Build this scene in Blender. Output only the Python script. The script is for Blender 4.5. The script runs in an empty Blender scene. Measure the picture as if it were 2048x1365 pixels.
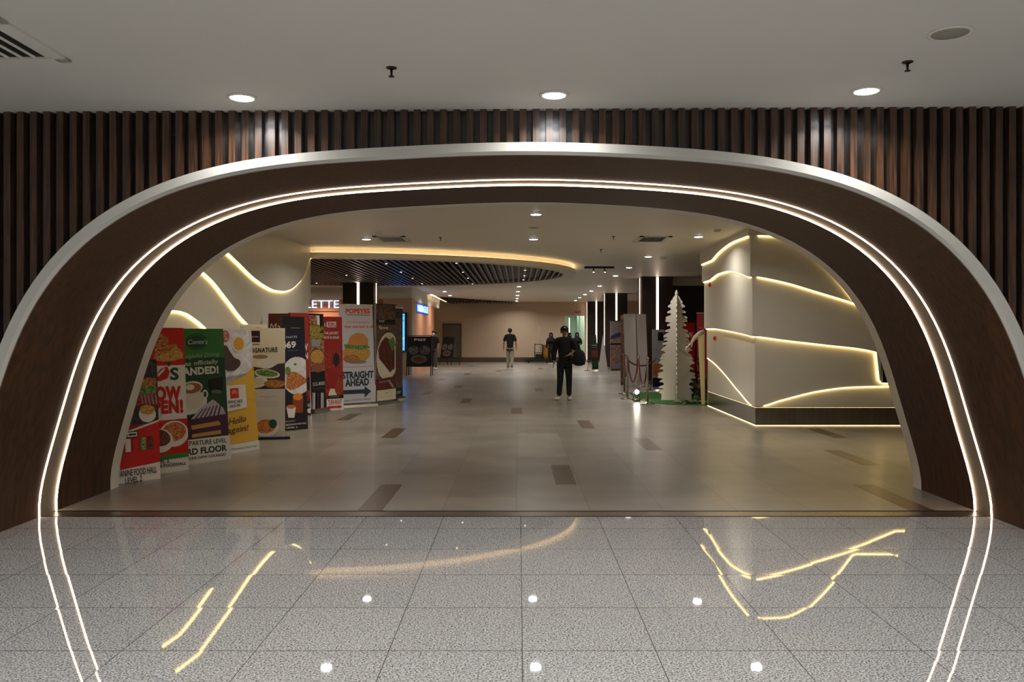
import bpy, bmesh, math, random
from mathutils import Vector, Matrix
random.seed(7)
S = bpy.context.scene
COL = S.collection
# ------------------------------------------------------------------ camera, world, exposure
F_PX = 1698.0            # focal length in pixels of the 2048 wide frame
VX, VY, EYE = 1037.0, 668.0, 1.5
cd = bpy.data.cameras.new('camera'); cam = bpy.data.objects.new('camera', cd); COL.objects.link(cam)
cam.location = (0, 0, EYE); cam.rotation_euler = (math.pi / 2, 0, 0)
cd.sensor_width = 36; cd.lens = F_PX / 2048 * 36
cd.shift_x = (1024 - VX) / 2048; cd.shift_y = -(682.5 - VY) / 2048
cd.clip_end = 200; S.camera = cam
w = bpy.data.worlds.new('world'); S.world = w; w.use_nodes = True
w.node_tree.nodes['Background'].inputs[0].default_value = (0.8, 0.85, 0.9, 1)
w.node_tree.nodes['Background'].inputs[1].default_value = 0.015
S.view_settings.view_transform = 'Standard'; S.view_settings.look = 'None'
S.view_settings.gamma = 1; S.view_settings.use_curve_mapping = False
S.view_settings.exposure = 0.0
S.cycles.use_denoising = True
S.cycles.max_bounces = 8; S.cycles.diffuse_bounces = 5; S.cycles.glossy_bounces = 4
S.cycles.sample_clamp_indirect = 4.0

FRONT_H = 3.107          # foreground ceiling
HALL_H = 3.19            # inner hall ceiling
P_FRONT, P_HALL, P_FAR, P_SPOT = 30.0, 19.0, 11.0, 1.5
def area(x, y, z, power, size, col=(1, .975, .94), spread=150, rot=(0, 0, 0)):
    l = bpy.data.lights.new('lamp_light', 'AREA'); l.shape = 'DISK'; l.size = size; l.energy = power
    l.color = col; l.spread = math.radians(spread)
    o = bpy.data.objects.new('lamp_light', l); COL.objects.link(o); o.location = (x, y, z); o.rotation_euler = rot
    return o

# ------------------------------------------------------------------ helpers
def lin(c):
    return tuple((v / 255 / 12.92) if v / 255 <= .04045 else ((v / 255 + .055) / 1.055) ** 2.4 for v in c)
_M = {}
def mat(name, rgb=(128, 128, 128), rough=.5, metal=0, spec=.5, emit=None, strength=0, var=0, vscale=4, bump=0, bscale=40, stretch=None, col2=None, coat=0):
    """principled material with procedural colour variation; rgb in sRGB 0-255"""
    if name in _M: return _M[name]
    m = bpy.data.materials.new(name); m.use_nodes = True; _M[name] = m
    nt = m.node_tree; b = nt.nodes['Principled BSDF']
    c = lin(rgb)
    b.inputs['Base Color'].default_value = (*c, 1); b.inputs['Roughness'].default_value = rough
    b.inputs['Metallic'].default_value = metal; b.inputs['Specular IOR Level'].default_value = spec
    if coat: b.inputs['Coat Weight'].default_value = coat; b.inputs['Coat Roughness'].default_value = .15
    if emit: b.inputs['Emission Color'].default_value = (*lin(emit), 1); b.inputs['Emission Strength'].default_value = strength
    if var or col2:
        tc = nt.nodes.new('ShaderNodeTexCoord'); mp = nt.nodes.new('ShaderNodeMapping')
        nt.links.new(tc.outputs['Object'], mp.inputs[0])
        if stretch: mp.inputs['Scale'].default_value = stretch
        n = nt.nodes.new('ShaderNodeTexNoise'); n.inputs['Scale'].default_value = vscale; n.inputs['Detail'].default_value = 5
        nt.links.new(mp.outputs[0], n.inputs['Vector'])
        r = nt.nodes.new('ShaderNodeValToRGB'); nt.links.new(n.outputs['Fac'], r.inputs[0])
        r.color_ramp.elements[0].position = .35; r.color_ramp.elements[1].position = .65
        c2 = lin(col2) if col2 else tuple(v * (1 - var) for v in c)
        r.color_ramp.elements[0].color = (*c2, 1); r.color_ramp.elements[1].color = (*(c if col2 else [min(1, v * (1 + var)) for v in c]), 1)
        nt.links.new(r.outputs[0], b.inputs['Base Color'])
        if bump:
            bp = nt.nodes.new('ShaderNodeBump'); bp.inputs['Strength'].default_value = bump
            nt.links.new(n.outputs['Fac'], bp.inputs['Height']); nt.links.new(bp.outputs[0], b.inputs['Normal'])
    return m
def emi(name, rgb, strength, base=(250, 245, 235)):
    return mat(name, base, .5, emit=rgb, strength=strength)
def food(name, c1, c2, c3, scale=60):
    """printed food photograph: blotchy three tone procedural"""
    if name in _M: return _M[name]
    m = bpy.data.materials.new(name); m.use_nodes = True; _M[name] = m
    nt = m.node_tree; b = nt.nodes['Principled BSDF']; b.inputs['Roughness'].default_value = .45
    tc = nt.nodes.new('ShaderNodeTexCoord')
    n = nt.nodes.new('ShaderNodeTexNoise'); n.inputs['Scale'].default_value = scale; n.inputs['Detail'].default_value = 4
    n.inputs['Distortion'].default_value = 1.2
    nt.links.new(tc.outputs['Object'], n.inputs['Vector'])
    r = nt.nodes.new('ShaderNodeValToRGB'); nt.links.new(n.outputs['Fac'], r.inputs[0])
    e = r.color_ramp.elements; e[0].position = .36; e[0].color = (*lin(c1), 1); e[1].position = .62; e[1].color = (*lin(c3), 1)
    k = e.new(.5); k.color = (*lin(c2), 1)
    nt.links.new(r.outputs[0], b.inputs['Base Color'])
    return m

class MB:
    """collects shapes, then links them as ONE mesh object"""
    def __init__(s): s.v = []; s.f = []; s.m = []; s.sm = []
    def add(s, vs, fs, mi=0, smooth=False):
        o = len(s.v); s.v += [tuple(p) for p in vs]
        for f in fs: s.f.append([i + o for i in f]); s.m.append(mi); s.sm.append(smooth)
        return s
    def box(s, x0, x1, y0, y1, z0, z1, mi=0):
        return s.add([(x0,y0,z0),(x1,y0,z0),(x1,y1,z0),(x0,y1,z0),(x0,y0,z1),(x1,y0,z1),(x1,y1,z1),(x0,y1,z1)],
                     [(0,3,2,1),(4,5,6,7),(0,1,5,4),(1,2,6,5),(2,3,7,6),(3,0,4,7)], mi)
    def quad(s, a, b, c, d, mi=0): return s.add([a, b, c, d], [(0, 1, 2, 3)], mi)
    def lathe(s, prof, cx=0, cy=0, n=24, mi=0, smooth=True, sx=1, sy=1):
        vs = []; fs = []
        for r, z in prof:
            for k in range(n):
                a = 2 * math.pi * k / n; vs.append((cx + r * math.cos(a) * sx, cy + r * math.sin(a) * sy, z))
        for i in range(len(prof) - 1):
            for k in range(n):
                k2 = (k + 1) % n; fs.append((i*n+k, i*n+k2, (i+1)*n+k2, (i+1)*n+k))
        fs.append(tuple(range(n))[::-1]); fs.append(tuple((len(prof)-1)*n + k for k in range(n)))
        return s.add(vs, fs, mi, smooth)
    def tube(s, pts, r, n=8, mi=0, closed=False, rz=None):
        """round bar along pts; r one radius or list"""
        pts = [Vector(p) for p in pts]; N = len(pts); vs = []; fs = []
        prev = None
        for i, p in enumerate(pts):
            a = pts[i-1] if (i or closed) else p; b = pts[(i+1) % N] if (i < N-1 or closed) else p
            d = (b - a).normalized()
            u = d.cross(Vector((0, 0, 1))) if abs(d.z) < .95 else d.cross(Vector((0, 1, 0)))
            if prev is not None:
                u = prev - d * prev.dot(d)
            u.normalize(); prev = u; vv = d.cross(u)
            rr = r[i] if isinstance(r, (list, tuple)) else r
            for k in range(n):
                t = 2 * math.pi * k / n; vs.append(p + (u * math.cos(t) + vv * math.sin(t)) * rr)
        M = N if closed else N - 1
        for i in range(M):
            j = (i + 1) % N
            for k in range(n):
                k2 = (k + 1) % n; fs.append((i*n+k, i*n+k2, j*n+k2, j*n+k))
        if not closed: fs.append(tuple(range(n))[::-1]); fs.append(tuple((N-1)*n + k for k in range(n)))
        return s.add(vs, fs, mi, True)
    def prism(s, poly, y0, y1, mi=0, axis='y'):
        """polygon (a,b) extruded; axis y: (x,z) outline between y0 and y1; axis z: (x,y) outline"""
        n = len(poly)
        P = (lambda a, b, c: (a, c, b)) if axis == 'y' else (lambda a, b, c: (a, b, c)) if axis == 'z' else (lambda a, b, c: (c, a, b))
        vs = [P(a, b, y0) for a, b in poly] + [P(a, b, y1) for a, b in poly]
        fs = [tuple(range(n)), tuple(range(2*n-1, n-1, -1))] + [(i, n + i, n + (i+1) % n, (i+1) % n) for i in range(n)]
        return s.add(vs, fs, mi)
    def build(s, name, mats, parent=None, fix=True):
        me = bpy.data.meshes.new(name); me.from_pydata(s.v, [], s.f); me.update()
        if not isinstance(mats, (list, tuple)): mats = [mats]
        for m in mats: me.materials.append(m)
        for p, mi, sm in zip(me.polygons, s.m, s.sm): p.material_index = mi; p.use_smooth = sm
        if fix:
            bm = bmesh.new(); bm.from_mesh(me); bmesh.ops.recalc_face_normals(bm, faces=bm.faces); bm.to_mesh(me); bm.free()
        o = bpy.data.objects.new(name, me); COL.objects.link(o)
        if parent: o.parent = parent
        return o
def thing(name, label, cat, loc=(0, 0, 0), rz=0, group=None):
    o = bpy.data.objects.new(name, None); COL.objects.link(o); o.location = loc; o.rotation_euler = (0, 0, rz)
    o.empty_display_size = .1
    return tag(o, label, cat, group)
def tag(o, label, cat, group=None):
    o['label'] = label; o['category'] = cat
    if group: o['group'] = group
    return o
def struct(o): o['kind'] = 'structure'; return o
def copy_thing(src, loc, label, rz=None, group=None):
    c = src.copy(); COL.objects.link(c); c.location = loc; c['label'] = label
    if rz is not None: c.rotation_euler = (0, 0, rz)
    if group: c['group'] = group
    for ch in src.children:
        d = ch.copy(); COL.objects.link(d); d.parent = c
        for g in ch.children:
            e = g.copy(); COL.objects.link(e); e.parent = d
    return c
def at_floor(px, py, z=0):           # where a photographed point at height z stands
    D = (EYE - z) * F_PX / (py - VY); return (px - VX) * D / F_PX, D
def at_depth(px, py, D): return (px - VX) * D / F_PX, EYE + (VY - py) * D / F_PX

# ------------------------------------------------------------------ materials
def granite():
    m = bpy.data.materials.new('polished_granite'); m.use_nodes = True; nt = m.node_tree; N = nt.nodes; L = nt.links
    b = N['Principled BSDF']; tc = N.new('ShaderNodeTexCoord'); P = .631
    sep = N.new('ShaderNodeSeparateXYZ'); L.new(tc.outputs['Object'], sep.inputs[0])
    def math_(op, a, bb=None, c=None):
        n = N.new('ShaderNodeMath'); n.operation = op
        for i, v in enumerate((a, bb, c)):
            if v is None: continue
            if isinstance(v, (int, float)): n.inputs[i].default_value = v
            else: L.new(v, n.inputs[i])
        return n.outputs[0]
    gx = math_('DIVIDE', math_('SUBTRACT', sep.outputs[0], .018 - 63.1), P); gy = math_('DIVIDE', math_('SUBTRACT', sep.outputs[1], 6.54 - 63.1), P)
    def edge(g, wd):
        f = math_('FRACT', g); d = math_('MINIMUM', f, math_('SUBTRACT', 1.0, f)); return math_('LESS_THAN', d, wd)
    line = math_('MAXIMUM', edge(gx, .0032), edge(gy, .0048))
    cmb = N.new('ShaderNodeCombineXYZ'); L.new(math_('FLOOR', gx), cmb.inputs[0]); L.new(math_('FLOOR', gy), cmb.inputs[1])
    wn = N.new('ShaderNodeTexWhiteNoise'); wn.noise_dimensions = '2D'; L.new(cmb.outputs[0], wn.inputs['Vector'])
    def noise(sc, det=3):
        n = N.new('ShaderNodeTexNoise'); n.inputs['Scale'].default_value = sc; n.inputs['Detail'].default_value = det
        L.new(tc.outputs['Object'], n.inputs['Vector']); return n.outputs['Fac']
    r1 = N.new('ShaderNodeValToRGB'); L.new(noise(110, 2), r1.inputs[0])
    e = r1.color_ramp.elements; e[0].position = .38; e[0].color = (.10, .098, .096, 1); e[1].position = .6; e[1].color = (.56, .55, .54, 1)
    k = e.new(.47); k.color = (.36, .355, .35, 1)
    v = N.new('ShaderNodeTexVoronoi'); v.inputs['Scale'].default_value = 70; L.new(tc.outputs['Object'], v.inputs['Vector'])
    mx = N.new('ShaderNodeMix'); mx.data_type = 'RGBA'; mx.blend_type = 'MULTIPLY'; mx.inputs[0].default_value = .35
    L.new(r1.outputs[0], mx.inputs[6]); L.new(v.outputs['Color'], mx.inputs[7])
    hv = N.new('ShaderNodeHueSaturation'); hv.inputs['Saturation'].default_value = .12; L.new(mx.outputs[2], hv.inputs['Color'])
    L.new(math_('ADD', math_('MULTIPLY', wn.outputs['Value'], .08), 1.08), hv.inputs['Value'])
    m2 = N.new('ShaderNodeMix'); m2.data_type = 'RGBA'; L.new(line, m2.inputs[0]); L.new(hv.outputs[0], m2.inputs[6]); m2.inputs[7].default_value = (.06, .058, .055, 1)
    L.new(m2.outputs[2], b.inputs['Base Color'])
    b.inputs['Roughness'].default_value = .022; b.inputs['Specular IOR Level'].default_value = .55
    # every tile lies a hair off level, as laid tiles do
    geo = N.new('ShaderNodeNewGeometry'); sub = N.new('ShaderNodeVectorMath'); sub.operation = 'SUBTRACT'; L.new(wn.outputs['Color'], sub.inputs[0]); sub.inputs[1].default_value = (.5, .5, .5)
    sc = N.new('ShaderNodeVectorMath'); sc.operation = 'MULTIPLY'; L.new(sub.outputs[0], sc.inputs[0]); sc.inputs[1].default_value = (.006, .006, 0)
    ad = N.new('ShaderNodeVectorMath'); ad.operation = 'ADD'; L.new(geo.outputs['Normal'], ad.inputs[0]); L.new(sc.outputs[0], ad.inputs[1])
    nn = N.new('ShaderNodeVectorMath'); nn.operation = 'NORMALIZE'; L.new(ad.outputs[0], nn.inputs[0]); L.new(nn.outputs[0], b.inputs['Normal'])
    return m
def stone_tiles():
    m = bpy.data.materials.new('honed_stone_tiles'); m.use_nodes = True; nt = m.node_tree; N = nt.nodes; L = nt.links
    b = N['Principled BSDF']; tc = N.new('ShaderNodeTexCoord')
    mp = N.new('ShaderNodeMapping'); mp.inputs['Rotation'].default_value = (0, 0, math.pi/2); mp.inputs['Location'].default_value = (-7.2, .02, 0)
    L.new(tc.outputs['Object'], mp.inputs[0])
    br = N.new('ShaderNodeTexBrick'); br.inputs['Scale'].default_value = 1; br.inputs['Brick Width'].default_value = 1.25; br.inputs['Row Height'].default_value = .625
    br.inputs['Mortar Size'].default_value = .0028; br.offset = .0; br.inputs['Color1'].default_value = (.225, .202, .165, 1); br.inputs['Color2'].default_value = (.285, .26, .215, 1)
    br.inputs['Mortar'].default_value = (.11, .10, .088, 1); L.new(mp.outputs[0], br.inputs['Vector'])
    n = N.new('ShaderNodeTexNoise'); n.inputs['Scale'].default_value = 1.6; n.inputs['Detail'].default_value = 6; L.new(tc.outputs['Object'], n.inputs['Vector'])
    mx = N.new('ShaderNodeMix'); mx.data_type = 'RGBA'; mx.blend_type = 'OVERLAY'; mx.inputs[0].default_value = .4
    L.new(br.outputs['Color'], mx.inputs[6]); L.new(n.outputs['Fac'], mx.inputs[7]); L.new(mx.outputs[2], b.inputs['Base Color'])
    b.inputs['Roughness'].default_value = .3; b.inputs['Specular IOR Level'].default_value = .5
    return m
M_GRAN = granite(); M_STONE = stone_tiles()
M_WHITE = mat('white_painted_plaster', (222, 218, 208), .65, var=.02, vscale=1.5)
M_CEILF = mat('foreground_ceiling_paint', (214, 211, 204), .8, var=.015, vscale=1)
M_CEILH = mat('hall_ceiling_paint', (224, 216, 200), .45, var=.015, vscale=1)
M_LINING = mat('walnut_veneer', (78, 45, 20), .5, spec=.3, col2=(50, 29, 12), vscale=3, stretch=(9, 9, .6))
M_SLAT = mat('walnut_slat', (88, 58, 38), .36, col2=(42, 28, 20), vscale=5, stretch=(14, 14, .7), coat=.2)
M_BACK = mat('black_glossy_backing', (15, 18, 20), .25, spec=.8)
M_BAND = mat('taupe_metal_band', (120, 108, 92), .45, metal=.0, var=.04)
M_STEEL = mat('brushed_steel', (150, 146, 138), .22, metal=1, var=.08, vscale=2, stretch=(8, 8, .2))
M_DARKMETAL = mat('dark_bronze', (62, 52, 44), .3, metal=1)
M_LEDARCH = emi('arch_led', (255, 216, 180), 12)
M_LEDWALL = emi('relief_led', (255, 222, 142), 6.5)
M_LAMP = emi('lamp_diffuser', (250, 252, 255), 22)
M_BLACK = mat('matt_black', (14, 14, 15), .5)
M_COLUMN = mat('dark_espresso_panel', (44, 34, 30), .32, var=.12, vscale=2, stretch=(3, 3, .3))
M_FEATURE = mat('feature_wall_paint', (216, 208, 190), .38, var=.01)

# ------------------------------------------------------------------ floors
struct(MB().box(-9, 9, -9, 6.95, -.1, 0).build('floor', M_GRAN))
struct(MB().box(-12, 12, 7.19, 54, -.1, 0).build('floor', M_STONE))
th = thing('threshold_strip', 'long bronze metal threshold strip set in the floor under the wooden arch', 'threshold', (0, 7.07, 0))
o = MB().box(-4.4, 4.4, -.12, .12, -.09, .0005).build('strip_plate', mat('threshold_steel', (140, 128, 114), .25, metal=.8, var=.05), th)
g = MB()
for a, b_ in ((-.12, .032), (.09, .03)): g.box(-4.4, 4.4, a, a + b_, -.02, .0022)
g.build('edge_rail', mat('threshold_edge', (34, 27, 23), .4, metal=.3), th)
# brown inlays in the hall floor: (x, row start)
rows = [7.2 + 1.25 * i for i in range(30)]
M_INL = mat('brown_floor_inlay', (92, 72, 52), .3, var=.12, vscale=6)
INL = [(-1.26, 0, 'just behind the threshold, left of centre'), (3.42, 0, 'behind the threshold near the right arch foot'), (.475, 1, 'central, one row behind the threshold row'),
       (4.03, 2, 'in front of the steel-based white wall'), (1.75, 3, 'ahead of and right of the central one'), (4.65, 4, 'by the right white wall'),
       (-1.88, 4, 'left of centre, fifth row'), (1.11, 5, 'nearest before the capped person'), (-3.05, 6, 'beside the burger banner foot'), (-.035, 7, 'straight ahead in the centre'),
       (-1.17, 9, 'left of centre, midway to the far wall'), (-2.3, 11, 'in the blue reflection of the screen'), (.55, 12, 'to the left of the standing man'), (-1.7, 13, 'left of centre beyond the midway one'),
       (-2.5, 16, 'near the first menu board'), (-1.9, 19, 'between the menu board and the walking man'), (-.8, 21, 'before the walking man'), (.95, 23, 'far off near the cleaning trolley'), (-2.2, 25, 'close to the far wall')]
for x, r, wh in INL:
    o = MB().box(-.105, .105, 0, 1.24, -.02, .0012).build('floor_inlay', M_INL); o.location = (x, rows[r], 0)
    tag(o, 'brown inlay strip in the stone floor, ' + wh, 'floor inlay', 'brown inlay strips in the hall floor')

# ------------------------------------------------------------------ arch profile
PC = [-13.8663, 0.2064, 36.5481, -0.5496, -31.3627, 0.6421, 7.2518, -0.3557, 2.5591, 0.0326, 2.762]
def prof_r(t):
    r = 0
    for c in PC: r = r * t + c
    return r
NPF = 120
def profile(off=0):
    pts = []
    for i in range(NPF + 1):
        t = -1 + 2 * i / NPF; a = t * math.pi / 2; r = prof_r(t); pts.append(Vector((r * math.sin(a), r * math.cos(a))))
    out = []
    for i, p in enumerate(pts):
        a = pts[max(0, i-1)]; b = pts[min(NPF, i+1)]; d = (b - a).normalized(); n = Vector((-d.y, d.x))
        q = p + n * off
        if i in (0, NPF): q = Vector((p.x + (off if i else -off), 0))
        out.append((q.x, max(0, q.y)))
    return out
def band(mb, o0, y0, o1, y1, mi=0):
    a = profile(o0); b = profile(o1); n = len(a)
    vs = [(x, y0, z) for x, z in a] + [(x, y1, z) for x, z in b]
    mb.add(vs, [(i, i+1, n+i+1, n+i) for i in range(n-1)], mi, True); return mb
def shell(name, secs, m, parent):
    """closed band through the cross-section points secs [(offset, y)...]"""
    mb = MB(); k = len(secs)
    for i in range(k): a, b = secs[i], secs[(i+1) % k]; band(mb, a[0], a[1], b[0], b[1])
    return mb.build(name, m, parent, fix=False)
YF, YW, YB = 5.99, 6.12, 8.15
arch = thing('archway', 'wide curved walnut archway with white edge and twin glowing light lines', 'archway', (0, 7, 0))
def A(name, secs, m): 
    secs = [(a, y - 7) for a, y in secs]; return shell(name, secs, m, arch)
A('front_lining', [(0, YF), (0, 6.925), (.05, 6.925), (.05, YF)], M_LINING)
A('rear_lining', [(0, 7.21), (0, YB), (.05, YB), (.05, 7.21)], M_LINING)
A('metal_band', [(.004, 6.925), (.004, 7.21), (.05, 7.21), (.05, 6.925)], M_BAND)
A('light_line', [(.003, 6.932), (-.006, 6.935), (-.006, 6.943), (.003, 6.946)], M_LEDARCH)
A('light_line', [(.003, 7.187), (-.006, 7.19), (-.006, 7.20), (.003, 7.203)], M_LEDARCH)
A('front_edge_trim', [(-.001, YF + .003), (.024, YF - .02), (.084, YF - .03), (.084, YW - .001), (.03, YW - .001), (.03, YF + .003)], mat('white_arch_edge', (200, 199, 192), .5, var=.01))
A('rear_edge_trim', [(-.004, YB - .002), (-.004, YB + .16), (.06, YB + .16), (.06, YB - .002)], M_WHITE)

# ------------------------------------------------------------------ slatted front wall (with the arch-shaped opening)
def wall_with_arch(off, y0, y1, x0, x1, z1, mi=0):
    mb = MB(); pr = profile(off); n = len(pr)
    for y in (y0, y1):
        vs = [(x, y, z) for x, z in pr]; top = [(x, y, z1) for x, z in pr]
        mb.add(vs + top, [(i, i+1, n+i+1, n+i) for i in range(n-1)], mi)
        xl, xr = pr[0][0], pr[-1][0]
        # side fields
        mb.quad((x0, y, 0), (xl, y, 0), (xl, y, z1), (x0, y, z1), mi); mb.quad((xr, y, 0), (x1, y, 0), (x1, y, z1), (xr, y, z1), mi)
    return mb
# columns of the front wall must stay ordered: use heights of the outline over x instead of arc order
def outline_height(x, off):
    pr = profile(off); best = 0
    for (xa, za), (xb, zb) in zip(pr, pr[1:]):
        if min(xa, xb) <= x <= max(xa, xb) and abs(xb - xa) > 1e-9: best = max(best, za + (zb - za) * (x - xa) / (xb - xa))
    return best
def holed_wall(name, y0, y1, z1, m, off=.052, X=9):
    return struct(wall_with_arch(off, y0, y1, -X, X, z1).build(name, m, fix=False))
wf = holed_wall('wall_front', YW, YW + .1, 3.2, M_BACK)
sl = MB(); PITCH = .0945
for i in range(-95, 96):
    x = .032 + i * PITCH
    if abs(x) > 8.95: continue
    zb = max(outline_height(x - .024, .085), outline_height(x + .024, .085)) if abs(x) < 4.05 else .0
    zt = 3.107 + .0053 * x - .0
    sl.box(x - .024, x + .024, YW - .058, YW, zb, zt)
sl.build('slat', M_SLAT, wf)
holed_wall('wall_hall_front', YB + .02, YB + .12, 3.3, M_WHITE, off=.065, X=12)

# ------------------------------------------------------------------ ceilings and shell
c = MB(); X = 9
c.add([(-X, -9, 3.107 - .0053*X), (X, -9, 3.107 + .0053*X), (X, YW + .1, 3.107 + .0053*X), (-X, YW + .1, 3.107 - .0053*X),
       (-X, -9, 3.35), (X, -9, 3.35), (X, YW + .1, 3.35), (-X, YW + .1, 3.35)], [(0,3,2,1),(4,5,6,7),(0,1,5,4),(1,2,6,5),(2,3,7,6),(3,0,4,7)])
struct(c.build('ceiling', M_CEILF))
struct(MB().box(-12, 12, YB + .02, 54, HALL_H, HALL_H + .1).build('ceiling', M_CEILH))
struct(MB().box(-9.1, -9, -9, 6.22, 0, 3.3).build('wall_left', M_WHITE)); struct(MB().box(9, 9.1, -9, 6.22, 0, 3.3).build('wall_right', M_WHITE))
struct(MB().box(-9.1, 9.1, -9.1, -9, 0, 3.3).build('wall_back', M_WHITE))
# ------------------------------------------------------------------ relief walls with light lines
def relief(name, path, offs, lines, zb, zt, m, led, led_r=.008, dz=.01):
    """path: (x,y) points; offs: stand-off of each layer, topmost first; lines: for each border a list of (s,z)"""
    P = [Vector(p) for p in path]
    seg = [(b - a).length for a, b in zip(P, P[1:])]; cum = [0]
    for l in seg: cum.append(cum[-1] + l)
    nrm = [Vector(((b - a).y, -(b - a).x)).normalized() for a, b in zip(P, P[1:])]
    vn = [nrm[0]]
    for a, b in zip(nrm, nrm[1:]): vn.append((a + b) / (1 + a.dot(b)))
    vn.append(nrm[-1])
    def pos(s, off):
        for i in range(len(seg)):
            if s <= cum[i+1] + 1e-9 or i == len(seg) - 1:
                t = (s - cum[i]) / seg[i]; p = P[i].lerp(P[i+1], t); n = nrm[i]
                if t < 1e-6: n = vn[i]
                if t > 1 - 1e-6: n = vn[i+1]
                return p + n * off
    def smooth(pts):
        def f(s):
            if s <= pts[0][0]: return pts[0][1]
            if s >= pts[-1][0]: return pts[-1][1]
            for i in range(len(pts) - 1):
                if pts[i][0] <= s <= pts[i+1][0]:
                    a, b = pts[i], pts[i+1]; h = b[0] - a[0]; t = (s - a[0]) / h if h else 0
                    def sl(j):
                        if j <= 0 or j >= len(pts) - 1: return (pts[min(j+1, len(pts)-1)][1] - pts[max(j-1, 0)][1]) / max(1e-6, pts[min(j+1, len(pts)-1)][0] - pts[max(j-1, 0)][0])
                        d0 = (pts[j][1]-pts[j-1][1]) / max(1e-6, pts[j][0]-pts[j-1][0]); d1 = (pts[j+1][1]-pts[j][1]) / max(1e-6, pts[j+1][0]-pts[j][0])
                        if d0 * d1 <= 0: return 0
                        return 2 * d0 * d1 / (d0 + d1)
                    m0, m1 = sl(i) * h, sl(i+1) * h
                    return (2*t**3-3*t*t+1)*a[1] + (t**3-2*t*t+t)*m0 + (-2*t**3+3*t*t)*b[1] + (t**3-t*t)*m1
        return f
    fl = [smooth(l) for l in lines]
    ss = set(); L = cum[-1]; N = int(L / .05)
    for i in range(N + 1): ss.add(round(L * i / N, 5))
    for c_ in cum: ss.add(round(c_, 5))
    ss = sorted(ss); k = len(lines)
    Z = []
    for s in ss:
        z = [zt]
        for f in fl: z.append(min(z[-1], max(zb, f(s))))
        z.append(zb); Z.append(z)
    mb = MB()
    for i in range(len(ss) - 1):
        for j in range(k + 1):
            a, b = pos(ss[i], offs[j]), pos(ss[i+1], offs[j])
            zt0, zb0, zt1, zb1 = Z[i][j], Z[i][j+1], Z[i+1][j], Z[i+1][j+1]
            if zt0 - zb0 > 1e-5 or zt1 - zb1 > 1e-5:
                mb.quad((*a, zb0), (*b, zb1), (*b, zt1), (*a, zt0))
            if j < k:
                jj = j + 1
                a2, b2 = pos(ss[i], offs[jj]), pos(ss[i+1], offs[jj])
                mb.quad((*a, zb0), (*a2, zb0), (*b2, zb1), (*b, zb1))
    o = mb.build(name, m, None, fix=False); struct(o)
    for j in range(k):
        run = []
        def flush():
            if len(run) > 3:
                t = MB(); t.tube(run, led_r, 6); t.build('light_line', led, o)
        for i in range(1, len(ss) - 1):
            z = Z[i][j+1]
            if zb + .03 < z < zt - .02 and (Z[i][j] - z > .02):
                ds = ss[i+1] - ss[i-1]; dzz = Z[i+1][j+1] - Z[i-1][j+1]; l = math.hypot(ds, dzz)
                so, zo = dzz / l * (led_r + .004), -ds / l * (led_r + .004)
                p = pos(min(max(ss[i] + so, 0), L), offs[j+1] + (offs[j] - offs[j+1]) * (.42 if offs[j] - offs[j+1] > .03 else .95)); run.append((p.x, p.y, z + zo))
            else: flush(); run = []
        flush()
    return o, pos, cum
def offpath(path, off):
    P = [Vector(p) for p in path]; n = [Vector(((b-a).y, -(b-a).x)).normalized() for a, b in zip(P, P[1:])]; out = []
    for i, p in enumerate(P):
        v = n[0] if i == 0 else n[-1] if i == len(P)-1 else (n[i-1] + n[i]) / (1 + n[i-1].dot(n[i]))
        out.append(p + v * off)
    return out
def on_path(px, py, path, cum, off=0):
    base = path; path = [tuple(q) for q in offpath(path, off)]
    """wall point seen at a photographed position"""
    k = (px - VX) / F_PX
    for i in range(len(path) - 1):
        (x0, y0), (x1, y1) = path[i], path[i+1]; dn = (x1 - x0) - k * (y1 - y0)
        if abs(dn) < 1e-9: continue
        t = (k * y0 - x0) / dn
        if -1e-6 <= t <= 1 + 1e-6:
            D = y0 + (y1 - y0) * t; return cum[i] + t * math.hypot(base[i+1][0] - base[i][0], base[i+1][1] - base[i][1]), EYE + (VY - py) * D / F_PX
    return None
def cumlen(path):
    c_ = [0]
    for a, b in zip(path, path[1:]): c_.append(c_[-1] + math.hypot(b[0]-a[0], b[1]-a[1]))
    return c_
def lines_px(path, pls, offs_):
    cu = cumlen(path); out = []
    for pl, off in zip(pls, offs_): out.append(sorted(q for q in (on_path(x, y, path, cu, off) for x, y in pl) if q))
    return out
# right feature wall
RW = [(3.95, 17.68), (3.87, 13.82), (6.6, 13.82)]
rl = lines_px(RW, [
    [(1398, 548), (1425, 520), (1445, 499), (1470, 482), (1498, 471), (1550, 473), (1590, 488), (1650, 540), (1700, 600)],
    [(1403, 578), (1422, 560), (1440, 547), (1457, 542), (1480, 545), (1502, 553), (1560, 565), (1620, 582), (1710, 609), (1790, 640)],
    [(1405, 658), (1430, 657), (1470, 664), (1507, 673), (1560, 680), (1640, 689), (1752, 705), (1757, 765), (1840, 768)],
    [(1416, 716), (1430, 727), (1450, 748), (1480, 784), (1508, 812), (1515, 812.5), (1560, 800), (1640, 781), (1700, 774), (1780, 772), (1840, 773)]], [.15, .10, .06, .02])
rl = [[(a, b if i != 0 else b) for a, b in l] for i, l in enumerate(rl)]
FR, posR, cumR = relief('wall_hall_right', RW, [.17, .13, .085, .03, .012], rl, .30, HALL_H, M_FEATURE, M_LEDWALL)
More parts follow.
